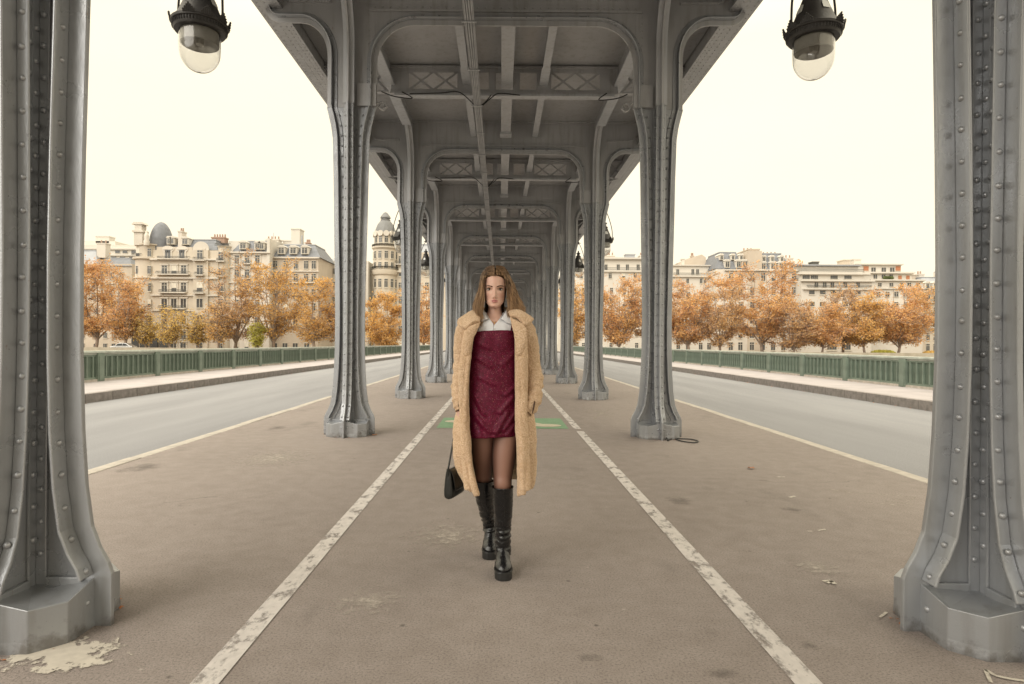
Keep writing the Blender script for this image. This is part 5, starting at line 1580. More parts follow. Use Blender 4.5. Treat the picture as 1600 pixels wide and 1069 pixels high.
# ---------------------------------------------------------------- hair
def hair_mat():
    m, nt, b = new_mat('golden_brown_hair')
    g = nt.nodes.new('ShaderNodeNewGeometry')
    c = ramp(nt, g.outputs['Random Per Island'], [(0.0, (0.035, 0.018, 0.009)), (0.3, (0.105, 0.060, 0.032)), (0.6, (0.20, 0.120, 0.062)), (0.85, (0.34, 0.215, 0.115)), (1.0, (0.46, 0.31, 0.18))])
    lock = noise(nt, coords(nt, scale=(1, 1, .09)), 70, 3, 0.6)      # lighter and darker locks
    c = mixc(nt, ramp(nt, lock, [(0.40, 0.0), (0.62, 0.75)]), c, (0.50, 0.31, 0.17))
    c = mixc(nt, ramp(nt, lock, [(0.32, 0.75), (0.46, 0.0)]), c, (0.050, 0.029, 0.017))
    sep = nt.nodes.new('ShaderNodeSeparateXYZ'); nt.links.new(coords(nt), sep.inputs[0])
    mr = nt.nodes.new('ShaderNodeMapRange'); mr.inputs['From Min'].default_value = 1.67; mr.inputs['From Max'].default_value = 1.80
    nt.links.new(sep.outputs[2], mr.inputs[0])
    c = mixc(nt, mr.outputs[0], c, (0.075, 0.042, 0.022))
    mr2 = nt.nodes.new('ShaderNodeMapRange'); mr2.inputs['From Min'].default_value = 1.64; mr2.inputs['From Max'].default_value = 1.48; mr2.inputs['To Max'].default_value = 0.5
    nt.links.new(sep.outputs[2], mr2.inputs[0])
    c = mixc(nt, mr2.outputs[0], c, (0.50, 0.325, 0.185))
    nt.links.new(c, b.inputs['Base Color']); b.inputs['Roughness'].default_value = 0.45
    b.inputs['Specular IOR Level'].default_value = 0.28
    return m
M['hair'] = hair_mat()
M['hair_dark'] = simple('hair_roots', (0.060, 0.032, 0.016), 0.8, spec=0.1)
cap = MB()
zc = np.linspace(1.50, 1.758, 26)
rows = []
for z in zc:
    lim = 1.22 if z < 1.645 else 1.22*sqrt(max(0, 1-((z-1.645)/.062)**2))
    lim = max(lim, 0.0)
    row = []
    for k in range(49):
        t = lim + (2*pi-2*lim)*k/48
        p = head_pt(t if t < pi else t-2*pi, max(z, 1.565), False, .003)
        row.append((p[0], p[1]+(.012 if z < 1.6 else 0), z + (.003 if z > 1.72 else 0)))
    rows.append(row)
cap.grid(rows)
hairroot = cap.build('hair', M['hair_dark'], person, 180)
rh = random.Random(77)
def strands(N, seed, name):
    r = random.Random(seed); h = MB()
    for i in range(N):
        s = -1 if r.random() < .5 else 1
        u = r.random()**1.15                        # front to back
        lay = r.random()                            # inner to outer layer
        y0 = -.060 + .135*u
        zt = 1.7665 - .030*max(0, (.25-u)/.25)**1.5 - .02*max(0, u-.6)
        if u < .25:                              # the parting runs down to the hairline
            zt = 1.7035 + .057*(u/.25)**.8; y0 = -interp(zt-.004, HZ, HF) - .008 - .004*lay; zt += .004
        g = .004 + .012*lay
        jit = lambda q: r.uniform(-q, q)
        fr = max(0, (.32-u)/.32)
        p0 = (HC+.002+s*.003, y0, zt-.001+.007*lay)
        if s < 0:
            p1 = (HC-(.034+g), y0+.016+.010*(u < .25)+jit(.006), min(zt-.004+.008*lay, 1.760)+jit(.003))
            p2 = (HC-(.064+g-.016*fr), -.054+.13*u-.016*fr, 1.694+.012*(1-fr)+jit(.005))
            p3 = (HC-(.070+g*1.2-.012*fr), -.060+.14*u-.008*fr, 1.645+jit(.01))
            x4, x5, x6 = .076, .084, .086
            z6 = 1.452+r.gauss(0, .028)
            p4 = (HC-(x4+g-.020*fr)-.012*lay, -.068+.13*u, 1.590+jit(.01))
            p5 = (HC-(x5+g-.022*fr)-.020*lay, -.080+.135*u, 1.530+jit(.012))
            p6 = (HC-(x6-.004+.026*r.random()+.012*lay)+.035*fr*r.random(), -.100+.135*u, z6)
        else:
            bl = r.random()                          # how far the wind lifts this strand
            p1 = (HC+.038+g, y0+.016+.010*(u < .25)+jit(.006), min(zt-.002+.008*lay, 1.762)+jit(.003))
            p2 = (HC+.070+g-.017*fr, -.050+.13*u-.016*fr, 1.695+.013*(1-fr)+jit(.005))
            p3 = (HC+.078+g*1.5-.017*fr+.014*bl, -.056+.14*u-.008*fr, 1.652+jit(.01))
            p4 = (HC+.078+g*1.4-.016*fr+.036*bl, -.060+.13*u, 1.598+jit(.012))
            p5 = (HC+.080+g*1.6-.016*fr+.058*bl, -.055+.13*u, 1.550+jit(.012))
            p6 = (HC+.086+.090*bl**1.4+jit(.010), -.050+.13*u, 1.510-.040*(1-bl)+jit(.022))
            if bl < .3 and fr > .2: p6 = (HC+.080+jit(.012), -.07+.1*u, 1.480+jit(.02))
        ctl = [p0, p1, p2, p3, p4, p5, p6]
        path = crom(ctl, 3)
        wv = r.uniform(0, 6.28); am = abs(r.gauss(0, .0035))
        path = [(p[0]+am*min(1.4, k/9)*sin(wv+k*.55), p[1]+am*min(1.4, k/9)*cos(wv+k*.7), p[2]) for k, p in enumerate(path)]
        w = r.uniform(.0006, .0019)
        n = len(path)
        h.tube(path, [w*(.75+.25*min(1, k/5))*(1-.75*max(0, (k-n*.62)/(n*.38))) for k in range(n)], 3, 0, cap=False)
    return h.build(name, M['hair'], hairroot, 180)
strands(4200, 5, 'strands')['kind'] = 'stuff'
fl = MB(); r = random.Random(9)
for i in range(46):                                  # loose flyaways on the windy side and over the crown
    b0 = Vector((HC+.075+r.uniform(0,.02), r.uniform(-.03,.05), 1.62+r.uniform(-.05,.08)))
    fl.tube(crom([b0, b0+Vector((.02+r.uniform(0,.02), 0, -.05)), b0+Vector((.045+r.uniform(0,.03), r.uniform(-.02,.02), -.095-r.uniform(0,.03)))], 4), .00055, 3)
for i in range(30):
    a = r.uniform(-1.3, 1.3); b0 = Vector((HC+.055*sin(a), r.uniform(-.04,.06), 1.715+.045*cos(a)))
    fl.tube(crom([b0, b0+Vector((.012*sin(a), 0, .010)), b0+Vector((.03*sin(a)+r.uniform(-.01,.01), 0, .004-.02*abs(a)))], 3), .0005, 3)
tag(fl.build('flyaway_strands', M['hair'], hairroot, 180), kind='stuff')

# ---------------------------------------------------------------- dress
def velvet():
    m, nt, b = new_mat('dark_red_glitter_velvet')
    v = coords(nt)
    lw = nt.nodes.new('ShaderNodeLayerWeight'); lw.inputs[0].default_value = 0.5
    n = noise(nt, v, 60, 3)
    c = ramp(nt, n, [(0.3, (0.070, 0.002, 0.014)), (0.7, (0.125, 0.003, 0.027))])
    vo = nt.nodes.new('ShaderNodeTexVoronoi'); vo.inputs['Scale'].default_value = 230
    nt.links.new(v, vo.inputs['Vector'])
    sepc = nt.nodes.new('ShaderNodeSeparateColor'); nt.links.new(vo.outputs['Color'], sepc.inputs[0])
    a1 = ramp(nt, vo.outputs['Distance'], [(0.20, 1.0), (0.34, 0.0)])
    a2 = ramp(nt, sepc.outputs[0], [(0.66, 0.0), (0.74, 1.0)])
    mu = nt.nodes.new('ShaderNodeMath'); mu.operation = 'MULTIPLY'; nt.links.new(a1, mu.inputs[0]); nt.links.new(a2, mu.inputs[1])
    gl = ramp(nt, sepc.outputs[1], [(0.0, (0.45, 0.05, 0.14)), (0.45, (0.50, 0.13, 0.18)), (0.7, (0.50, 0.28, 0.20)), (1.0, (0.18, 0.12, 0.32))])
    nt.links.new(mixc(nt, mu.outputs[0], c, gl), b.inputs['Base Color'])
    nt.links.new(mu.outputs[0], b.inputs['Metallic'])
    b.inputs['Roughness'].default_value = 0.55
    b.inputs['Sheen Weight'].default_value = 0.30; b.inputs['Sheen Roughness'].default_value = 0.25; b.inputs['Specular IOR Level'].default_value = 0.25
    b.inputs['Sheen Tint'].default_value = (0.95, 0.02, 0.15, 1)
    bump(nt, b, noise(nt, v, 260, 2), 0.2, 0.002)
    return m
M['velvet'] = velvet()
DZ = [1.394, 1.36, 1.31, 1.25, 1.18, 1.10, 1.02, .94, .87, .81, .785]
DA = [.158, .158, .153, .143, .137, .142, .156, .166, .168, .163, .161]
DF = [.113, .119, .124, .116, .106, .106, .115, .120, .120, .116, .114]
DB = [.100, .100, .098, .094, .092, .098, .112, .118, .118, .114, .112]
dress = MB(); rows = []
folds = [((.04,.93),(-.02,.82),.014,.010), ((.075,1.02),(.00,.93),.012,.008), ((.09,.93),(.02,.83),.010,.009), ((-.13,.90),(-.05,.82),.018,.007), ((.10,1.09),(.03,1.03),.010,.006), ((-.14,1.02),(-.09,.92),.014,.006),
         ((.08,1.27),(.01,1.20),.016,.005), ((-.13,1.24),(-.05,1.19),.014,.005), ((-.14,1.33),(-.06,1.29),.013,.004), ((-.12,1.13),(-.03,1.09),.012,.004), ((.085,.86),(.04,.80),.009,.007), ((-.10,.86),(-.08,.79),.016,.006), ((.0,.86),(-.03,.79),.012,.006)]
def fold_push(x, z):
    d = 0
    for (ax, az), (bx, bz), w, amp in folds:
        vx, vz = bx-ax, bz-az; L2 = vx*vx+vz*vz
        t = ((x-ax)*vx+(z-az)*vz)/L2; tc = min(1, max(0, t))
        dx, dz = x-(ax+vx*tc), z-(az+vz*tc)
        amp *= 2.2; w *= .85
        d += amp*math.exp(-(dx*dx+dz*dz)/(w*w)) - amp*.5*math.exp(-((dx+.018)**2+(dz+.010)**2)/(w*w))
    return d
for z in np.concatenate([np.linspace(1.394, .785, 78)]):
    a, f, b_ = interp(z, DZ, DA), interp(z, DZ, DF), interp(z, DZ, DB)
    row = []
    for k in range(112):
        t = 2*pi*k/112; c, s = cos(t), sin(t)
        x = a*np.sign(s)*abs(s)**.93; y = -(f if c > 0 else b_)*np.sign(c)*abs(c)**.93
        ztop = z
        if z > 1.37: ztop = z - .010*max(0, (-x-.06)/.06)*(c > 0) + .002*sin(5*t)
        if c > 0:
            d = fold_push(x+HC, z)
            y -= d*min(1, c*2)
            y += -.012*math.exp(-((abs(x)-.062)/.045)**2-((z-1.335)/.05)**2)
        hem = max(0, (.83-z)/.045)
        y += .004*sin(7*t+1)*hem*.6
        row.append((HC + x, y, ztop + (.006*sin(t*2+.5)*hem)))
    rows.append(row)
# turn the hem and the neckline in so the cloth has thickness
dress.grid(rows, closed=True)
do = dress.build('dress', M['velvet'], person, 180)
sd = do.modifiers.new('thickness', 'SOLIDIFY'); sd.thickness = 0.004; sd.offset = -1
st = MB(); st.bar([(.062, 1.38), (.068, 1.42), (.074, 1.46)], 0, .002, .008, 'xz'); st.v = [(x, -.098+(z-1.38)*.35, z) for x, y, z in st.v]
st.tube([(.060,-.100,1.385), (.070,-.088,1.42), (.078,-.065,1.455)], .004, 6, flat=.6); st.build('dress_strap', M['velvet'], do)

# ---------------------------------------------------------------- blouse
def cloth(name, col, folds_scale=18, rough=0.8, bmp=0.25):
    m, nt, b = new_mat(name)
    v = coords(nt, scale=(1, 1, .45))
    n = noise(nt, v, folds_scale, 3)
    nt.links.new(ramp(nt, n, [(0.25, tuple(c*.94 for c in col)), (0.75, col)]), b.inputs['Base Color'])
    b.inputs['Roughness'].default_value = rough; b.inputs['Sheen Weight'].default_value = 0.15
    bump(nt, b, n, bmp, 0.02)
    return m
M['blouse'] = cloth('white_blouse_cotton', (0.70, 0.70, 0.72))
M['button'] = simple('blouse_button', (0.55, 0.52, 0.47), 0.3)
def torso_y(x, z):
    a, f = interp(-z, [-t for t in TZ], TA), interp(-z, [-t for t in TZ], TF)
    yo = 0.012 if z > 1.46 else 0.0
    q = min(.97, abs(x-HC)/max(a, .05))
    return yo - f*sqrt(1-q*q)
blouse_root = None
for s in (-1, 1):
    b = MB(); rows = []
    for i in range(15):
        u = i/14                                     # placket up to the side of the neck
        z = 1.372 + u*.143
        if z < 1.428: xin = HC + (.004*s if s < 0 else -.004)
        else: xin = HC + s*((z-1.428)/.087)**.85*.060
        row = []
        for j in range(13):
            v = j/12; xo = HC + s*(.150 if z < 1.44 else .150-.4*(z-1.44))
            x = xin + (xo-xin)*v
            zz = z - .028*v*v*(u > .5)*(u-.5)*2
            wr = .0025*sin(26*v+9*u+s) * (0.3+v) + .003*sin(14*u+5*v)
            bulge = .010*math.exp(-((abs(x-HC)-.07)/.05)**2)*max(0, 1-u*1.4)
            row.append((x, torso_y(x, zz)-.011-wr-bulge-.003*(s > 0)*(v < .1)+.006*max(0, 1-u*3.0), zz))
        rows.append(row)
    b.grid(rows)
    o = b.build('blouse', M['blouse'], person if blouse_root is None else blouse_root, 180)
    if blouse_root is None: blouse_root = o
    else: o.name = 'blouse_front'
    m_ = o.modifiers.new('thickness', 'SOLIDIFY'); m_.thickness = 0.003; m_.offset = 1
    subsurf(o, 1)
    # pointed collar, standing behind and folded down in front
    cpts = [  # (inner edge on the neck fold, outer edge)
        ((HC+s*.012, .062, 1.522), (HC+s*.014, .084, 1.492)),
        ((HC+s*.046, .045, 1.523), (HC+s*.070, .050, 1.490)),
        ((HC+s*.062, .008, 1.520), (HC+s*.098, .004, 1.482)),
        ((HC+s*.064, -.028, 1.510), (HC+s*.112, -.052, 1.458)),
        ((HC+s*.052, -.054, 1.487), (HC+s*.108, -.082, 1.430)),
        ((HC+s*.035, -.071, 1.462), (HC+s*.068, -.092, 1.440)),
    ]
    if s < 0: cpts[4] = ((HC-.050, -.054, 1.487), (HC-.104, -.080, 1.452)); cpts[5] = ((HC-.034, -.071, 1.462), (HC-.068, -.090, 1.446))
    inner_c = crom([p for p, _ in cpts], 4); outer_c = crom([q for _, q in cpts], 4)
    c_ = MB()
    c_.grid([[tuple(p*(1-t)+q*t + np.array([0, -.006*sin(t*pi), .004*sin(t*pi)])) for t in np.linspace(0, 1, 6)] for p, q in zip(inner_c, outer_c)])
    co = c_.build('blouse_collar', M['blouse'], blouse_root, 180)
    m_ = co.modifiers.new('thickness', 'SOLIDIFY'); m_.thickness = 0.003
bt = MB(); bt.lathe([(.0001,-.001),(.0045,-.001),(.0045,.001),(.0001,.0015)], n=12); bt.v = [(HC+.003+x, -.118-z, 1.402+y) for x, y, z in bt.v]; bt.build('button', M['button'], blouse_root, 40)
M['gold'] = simple('gold_chain', (0.65, 0.42, 0.16), 0.3, 0.9, var=0.05)
nk = MB()
pts = [(HC+.058*sin(t), torso_y(HC+.058*sin(t), 1.442+.045*(abs(t)/1.1)**1.6)-.003, 1.442+.045*(abs(t)/1.1)**1.6) for t in np.linspace(-1.1, 1.1, 17)]
nk.tube(pts, .0011, 5); nk.lathe([(.0001,-.005),(.004,0),(.0001,.005)], (HC, torso_y(HC, 1.438)-.005, 1.437), 8)
nk.build('necklace', M['gold'], person, 180)
er = MB(); er.lathe([(.0001,-.006),(.0035,-.002),(.0035,.002),(.0001,.006)], (HC+.0685, -.012, 1.583), 8); er.build('earring', M['gold'], person, 180)

# ---------------------------------------------------------------- teddy coat
def teddy():
    m, nt, b = new_mat('beige_teddy_fleece')
    v = coords(nt)
    vo = nt.nodes.new('ShaderNodeTexVoronoi'); vo.inputs['Scale'].default_value = 125; vo.feature = 'SMOOTH_F1'; vo.inputs['Smoothness'].default_value = 0.4
    dv = nt.nodes.new('ShaderNodeVectorMath'); dv.operation = 'ADD'
    nn = nt.nodes.new('ShaderNodeTexNoise'); nn.inputs['Scale'].default_value = 90; nt.links.new(v, nn.inputs['Vector'])
    sc = nt.nodes.new('ShaderNodeVectorMath'); sc.operation = 'SCALE'; sc.inputs['Scale'].default_value = 0.012
    nt.links.new(nn.outputs['Color'], sc.inputs[0]); nt.links.new(v, dv.inputs[0]); nt.links.new(sc.outputs[0], dv.inputs[1])
    nt.links.new(dv.outputs[0], vo.inputs['Vector'])
    big = noise(nt, v, 12, 4)
    c = ramp(nt, big, [(0.3, (0.62, 0.44, 0.295)), (0.7, (0.73, 0.545, 0.385))])
    c = mixc(nt, ramp(nt, vo.outputs['Distance'], [(0.30, 0.0), (0.70, 0.5)]), c, (0.40, 0.245, 0.13))
    nt.links.new(c, b.inputs['Base Color']); b.inputs['Roughness'].default_value = 0.95
    b.inputs['Specular IOR Level'].default_value = 0.1
    b.inputs['Sheen Weight'].default_value = 0.35; b.inputs['Sheen Roughness'].default_value = 0.6; b.inputs['Sheen Tint'].default_value = (0.9, 0.75, 0.55, 1)
    inv = nt.nodes.new('ShaderNodeMath'); inv.operation = 'SUBTRACT'; inv.inputs[0].default_value = 1; nt.links.new(vo.outputs['Distance'], inv.inputs[1])
    bump(nt, b, inv.outputs[0], 0.8, 0.006)
    return m
M['teddy'] = teddy()
M['lining'] = cloth('coat_lining', (0.46, 0.36, 0.235), 14, 0.7, 0.2)
tex_fl = bpy.data.textures.new('fleece', 'CLOUDS'); tex_fl.noise_scale = 0.011; tex_fl.noise_depth = 2
tex_fd = bpy.data.textures.new('folds', 'CLOUDS'); tex_fd.noise_scale = 0.09; tex_fd.noise_depth = 2
def fleece(o, amt=0.006, fold=0.012, lv=1):
    if lv: subsurf(o, lv)
    for t, a in ((tex_fd, fold), (tex_fl, amt)):
        d = o.modifiers.new('displace', 'DISPLACE'); d.texture = t; d.strength = a; d.mid_level = 0.5; d.texture_coords = 'LOCAL'
CZ = [.472, .50, .54, .60, .68, .75, .85, .95, 1.05, 1.15, 1.25, 1.35, 1.42, 1.46]
IL = [-.140, -.145, -.150, -.156, -.164, -.170, -.178, -.181, -.183, -.182, -.176, -.165, -.150, -.128]
OL = [-.160, -.176, -.198, -.222, -.240, -.250, -.255, -.238, -.220, -.208, -.200, -.196, -.190, -.165]
IR = [.108, .108, .107, .105, .102, .100, .095, .092, .090, .088, .087, .085, .083, .075]
OR = [.152, .160, .170, .182, .194, .200, .198, .178, .158, .148, .142, .138, .130, .105]
coat = MB(); rows = []; NS = 15
for z in np.concatenate([np.linspace(.472, 1.46, 54)]):
    il, ol, ir, orr = (interp(z, CZ, q) for q in (IL, OL, IR, OR))
    lo = max(0, (.98-z)/.5)
    yf = -.128 - .012*lo; yb = .125 + .06*lo
    if z > 1.40: yf = -.128 + (z-1.40)*.5; yb = .125 - (z-1.40)*.4
    cx = (ol+orr)/2
    bias = .35
    ctl = [(il, yf+.012), (il*.88+ol*.12, yf-.004), (il*.45+ol*.55, yf+.004), (ol+.012, yf*.45), (ol, .02), (ol+.015, yb*.62), (ol*.55+cx*.45, yb*.97), (cx, yb), (orr*.55+cx*.45, yb*.97), (orr-.015, yb*.62), (orr, .02), (orr-.012, yf*.45), (ir*.45+orr*.55, yf+.004), (ir*.88+orr*.12, yf-.004), (ir, yf+.012)]
    # long vertical folds, stronger towards the hem
    path = crom(ctl, 7); n = len(path)
    row = []
    for k, p in enumerate(path):
        u = k/(n-1)
        tx = path[min(k+1, n-1)]-path[max(k-1, 0)]; L = np.linalg.norm(tx) or 1; nx, ny = -tx[1]/L, tx[0]/L
        w = (.012+.016*lo)*sin(u*46+1.3+1.1*sin(z*5.0)) + (.004+.010*lo)*sin(u*27+z*7)
        w *= min(1, u*12, (1-u)*12)
        hem = -.016*math.exp(-(min(u, 1-u)/.05)**2) if z < .52 else 0
        row.append((p[0]-nx*w, p[1]-ny*w, z + hem*(1-(z-.472)/.06 if z < .53 else 0)*.8 + (.02*(1-abs(2*u-1)))*(z < .5)))
    rows.append(row)
coat.grid(rows)
me = coat.mesh('coat', [M['teddy'], M['lining']], 180)
coat_o = link('coat', me, person)
# lining inside: solidify puts the second material on the inner side
ms = coat_o.modifiers.new('thickness', 'SOLIDIFY'); ms.thickness = 0.014; ms.offset = 0; ms.material_offset = 0
fleece(coat_o, .0035, .016, 1)
ln = MB()
rows2 = []
for row in rows:
    n = len(row); r2 = []
    for k, p in enumerate(row):
        q = row[min(k+1, n-1)], row[max(k-1, 0)]
        tx, ty = q[0][0]-q[1][0], q[0][1]-q[1][1]; L = sqrt(tx*tx+ty*ty) or 1
        r2.append((p[0]+(-ty/L)*-.013 if False else p[0]+(cxo := (HC-p[0])*.05), p[1]*.90+.004, p[2]+.006))
    rows2.append(r2)
ln.grid(rows2); lo_ = ln.build('coat_lining', M['lining'], coat_o, 180)
# facing strips down the front edges (folded lapel line)
for s, I in ((-1, IL), (1, IR)):
    b = MB(); rws = []
    for z in np.linspace(.50, 1.40, 40):
        xi = interp(z, CZ, I); lo = max(0, (.98-z)/.5); yf = -.128-.012*lo
        if s < 0: xs = [xi+.006, xi-.004, xi-.022, xi-.042, xi-.048]
        else: xs = [xi-.006, xi+.006, xi+.028, xi+.056, xi+.062]
        ys = [yf+.014, yf-.006, yf-.018, yf-.014, yf+.022]
        rws.append([(x+.003*sin(z*11+s), y+.003*sin(z*17+s*2), z) for x, y in zip(xs, ys)])
    b.grid(rws); o = b.build('front_facing', M['teddy'], coat_o, 180)
    m_ = o.modifiers.new('thickness', 'SOLIDIFY'); m_.thickness = 0.012; m_.offset = 0
    fleece(o, .0035, .010, 2)
# sleeves
SL = {-1: ([(-.165,.015,1.440), (-.188,.02,1.395), (-.208,.015,1.30), (-.218,.015,1.18), (-.228,-.020,1.07), (-.228,-.052,.995), (-.216,-.072,.935)], [.070,.074,.066,.060,.057,.052,.044]),
      1: ([(.105,.015,1.440), (.128,.02,1.395), (.156,.020,1.30), (.178,.020,1.18), (.190,-.020,1.07), (.186,-.055,.995), (.142,-.080,.93)], [.070,.074,.066,.060,.058,.053,.044])}
for s, (pts, rad) in SL.items():
    path = crom(pts, 6); rr = [float(q[0]) for q in crom([(x,) for x in rad], 6)]
    n = len(path)
    rr = [q + (.006*sin(k*2.15) + .005*sin(k*3.4+1))*(1 if k > n*.42 else .3) for k, q in enumerate(rr)]
    b = MB(); b.tube(path, rr, 22, 0, cap=False)
    for q in range(1): pass
    o = b.build('sleeve', M['teddy'], coat_o, 180)
    m_ = o.modifiers.new('thickness', 'SOLIDIFY'); m_.thickness = 0.012; m_.offset = -1
    fleece(o, .0035, .030, 1)
# wide notched collar
def collar(inner, outer, name, mid_lift=.022, thick=.024):
    I = crom(inner, 5); O = crom(outer, 5)
    b = MB()
    b.grid([[tuple(p*(1-t)+q*t + np.array([0, -.010*sin(t*pi), mid_lift*sin(min(1, t*1.15)*pi*.9)])) for t in np.linspace(0, 1, 8)] for p, q in zip(I, O)])
    o = b.build(name, M['teddy'], coat_o, 180)
    m_ = o.modifiers.new('thickness', 'SOLIDIFY'); m_.thickness = thick; m_.offset = 0
    fleece(o, .0035, .010, 2)
collar([(-.118,-.118,1.432), (-.108,-.075,1.468), (-.098,-.015,1.500), (-.082,.045,1.520), (-.035,.075,1.528), (.012,.045,1.522), (.030,-.010,1.508), (.044,-.070,1.492), (.054,-.105,1.468)],
       [(-.192,-.150,1.392), (-.244,-.105,1.418), (-.238,-.020,1.452), (-.175,.090,1.462), (-.035,.135,1.462), (.105,.090,1.466), (.165,-.015,1.466), (.190,-.085,1.448), (.140,-.142,1.412)], 'collar')
for s in (-1, 1):
    X = (lambda u: HC + s*u)
    if s < 0: I = [(-.108,-.118,1.445), (-.128,-.140,1.400), (-.155,-.142,1.34), (-.172,-.138,1.26)]; O = [(-.180,-.142,1.405), (-.196,-.155,1.385), (-.208,-.148,1.33), (-.192,-.138,1.25)]
    else: I = [(.050,-.108,1.475), (.066,-.135,1.41), (.082,-.142,1.34), (.088,-.138,1.26)]; O = [(.128,-.140,1.425), (.146,-.152,1.395), (.140,-.152,1.33), (.112,-.140,1.25)]
    b = MB(); b.grid([[tuple(p*(1-t)+q*t+np.array([0, -.012*sin(t*pi), 0])) for t in np.linspace(0, 1, 6)] for p, q in zip(crom(I, 5), crom(O, 5))])
    o = b.build('lapel', M['teddy'], coat_o, 180)
    m_ = o.modifiers.new('thickness', 'SOLIDIFY'); m_.thickness = 0.018; m_.offset = 0
    fleece(o, .0035, .010, 2)
# pocket mouths at the cuffs: dark strips that paint the shade in the openings
M['pocket_dark'] = simple('painted_pocket_shade', (0.07, 0.04, 0.025), 0.9)
for s, pts in ((1, [(.196,-.098,1.000), (.190,-.118,.965), (.180,-.128,.925)]), (-1, [(-.236,-.095,1.000), (-.230,-.112,.965), (-.220,-.122,.925)])):
    b = MB(); b.tube(crom(pts, 5), [.001,.003,.0045,.005,.005,.0048,.0045,.004,.003,.002,.001], 6, flat=1.6); b.build('pocket_mouth_shade', M['pocket_dark'], coat_o, 180)

# ---------------------------------------------------------------- boots
def leather():
    m, nt, b = new_mat('black_boot_leather')
    v = coords(nt)
    b.inputs['Base Color'].default_value = (0.006, 0.006, 0.007, 1)
    nt.links.new(ramp(nt, noise(nt, v, 25, 4), [(0.3, 0.16), (0.7, 0.32)]), b.inputs['Roughness'])
    b.inputs['Specular IOR Level'].default_value = 0.55
    wv = noise(nt, coords(nt, scale=(1, 1, 2.2)), 22, 4, 0.6)
    n1 = bump(nt, b, wv, 0.35, 0.012)
    bump(nt, b, noise(nt, v, 300, 2), 0.1, 0.002, n1)
    return m
M['leather'] = leather()
M['sole'] = simple('black_platform_sole', (0.014, 0.014, 0.014), 0.45, var=0.2)
def boot(L, ankle_y, toe_y, xc, lift, yaw, label=None):
    """Shaft follows the leg; the foot runs from the heel to the toe; lift raises the heel."""
    pts = [p for p, _ in L]; rad = [r for _, r in L]
    path = crom(pts, 6); rr = [float(q[0]) for q in crom([(r,) for r in rad], 6)]
    b = MB(); sp = []; sr = []
    for p, r in zip(path, rr):
        if p[2] > .51: continue
        sp.append(p); sr.append(r)
    # even spacing with slouch folds round the ankle
    zsn = np.linspace(.502, sp[-1][2], 54); px_ = [[float(np.interp(-z, [-q[2] for q in sp], [q[i] for q in sp])) for i in range(3)] for z in zsn]
    pr = [float(np.interp(-z, [-q[2] for q in sp], sr)) for z in zsn]
    rows = []; r_ = random.Random(int(abs(xc)*1000))
    for i, (p, r0) in enumerate(zip(px_, pr)):
        z = p[2]; row = []
        base = max(r0+.007, interp(z, [.12, .20, .30, .40, .50], [.047, .046, .052, .059, .0615]))
        wr = interp(z, [.10, .16, .24, .30, .36, .5], [.5, 1, 1, .7, .25, .05])
        for k in range(40):
            t = 2*pi*k/40
            q = base + wr*(.0030*sin(z*120+2.6*sin(t+xc*30)+1.7*cos(2*t+1)+3*sin(z*31)) + .0022*sin(z*205-2.2*t+2*sin(z*47)) + .002*sin(z*75+t*2+4*sin(z*20)))
            q *= 1 + .03*cos(2*t)
            row.append((p[0]+q*sin(t), p[1]-q*cos(t)*1.06, z))
        rows.append(row)
    b.grid(rows, closed=True)
    b.grid([rows[0], [(px_[0][0]+(x-px_[0][0])*.90, px_[0][1]+(y-px_[0][1])*.90, z-.012) for x, y, z in rows[0]], [(px_[0][0]+(x-px_[0][0])*.8, px_[0][1]+(y-px_[0][1])*.8, z-.05) for x, y, z in rows[0]]], closed=True)
    # foot
    ln_ = ankle_y + .055 - toe_y
    frows = []
    for v in np.linspace(0, 1, 26):
        y = ankle_y + .055 - ln_*v
        bz = interp(v, [0, .3, .62, 1], [.088+lift, .074+lift*.8, .043+lift*.12, .046])
        hw = interp(v, [0, .04, .12, .3, .5, .68, .82, .92, .97, 1], [.012, .026, .034, .036, .040, .0465, .0455, .036, .026, .010])
        hh = interp(v, [0, .1, .25, .4, .55, .7, .85, .95, 1], [.04, .10, .115, .098, .075, .058, .047, .036, .012])
        row = []
        for k in range(24):
            t = 2*pi*k/24
            zz = bz + hh*(.5+.5*cos(t)*abs(cos(t))**.25 if cos(t) > 0 else .5*(1+cos(t))) 
            xx = hw*np.sign(sin(t))*abs(sin(t))**.75*(1 - .38*max(0, cos(t))**1.5)
            w_ = .0025*sin(v*60+t*2)*(.25 < v < .6)
            row.append((xc + xx*(1+w_*8) + yaw*(y-ankle_y), y, zz+w_))
        frows.append(row)
    b.grid(frows, closed=True)
    b.f.append(tuple(range(len(b.v)-24, len(b.v)))); b.m.append(0)
    o = b.build('boot', M['leather'], person, 180); subsurf(o, 1)
    if label: o['label'] = label
    # platform sole and block heel
    def ring(v0, v1, off, n=14):
        out = []
        for v in np.linspace(v0, v1, n):
            y = ankle_y+.055-ln_*v; hw = interp(v, [0, .04, .12, .3, .5, .68, .82, .92, .97, 1], [.016, .028, .034, .037, .041, .0475, .0465, .038, .028, .012])+off
            out.append((hw, y, v))
        return out
    so = MB(); R_ = ring(.42, 1.0, .0025)
    low = [(xc+yaw*(y-ankle_y)+h, y-.003*(v > .95), lift*.05*(v < .6)) for h, y, v in R_] + [(xc+yaw*(y-ankle_y)-h, y-.003*(v > .95), lift*.05*(v < .6)) for h, y, v in reversed(R_)]
    top = [(x, y, .047+(.02+lift*.5)*max(0, (.62-vv)/.2)) for (x, y, z), vv in zip(low, [v for _, _, v in R_]+[v for _, _, v in reversed(R_)])]
    n = len(low)
    so.add(low+top, [tuple(range(n-1, -1, -1)), tuple(range(n, 2*n))] + [(i, (i+1) % n, (i+1) % n+n, i+n) for i in range(n)])
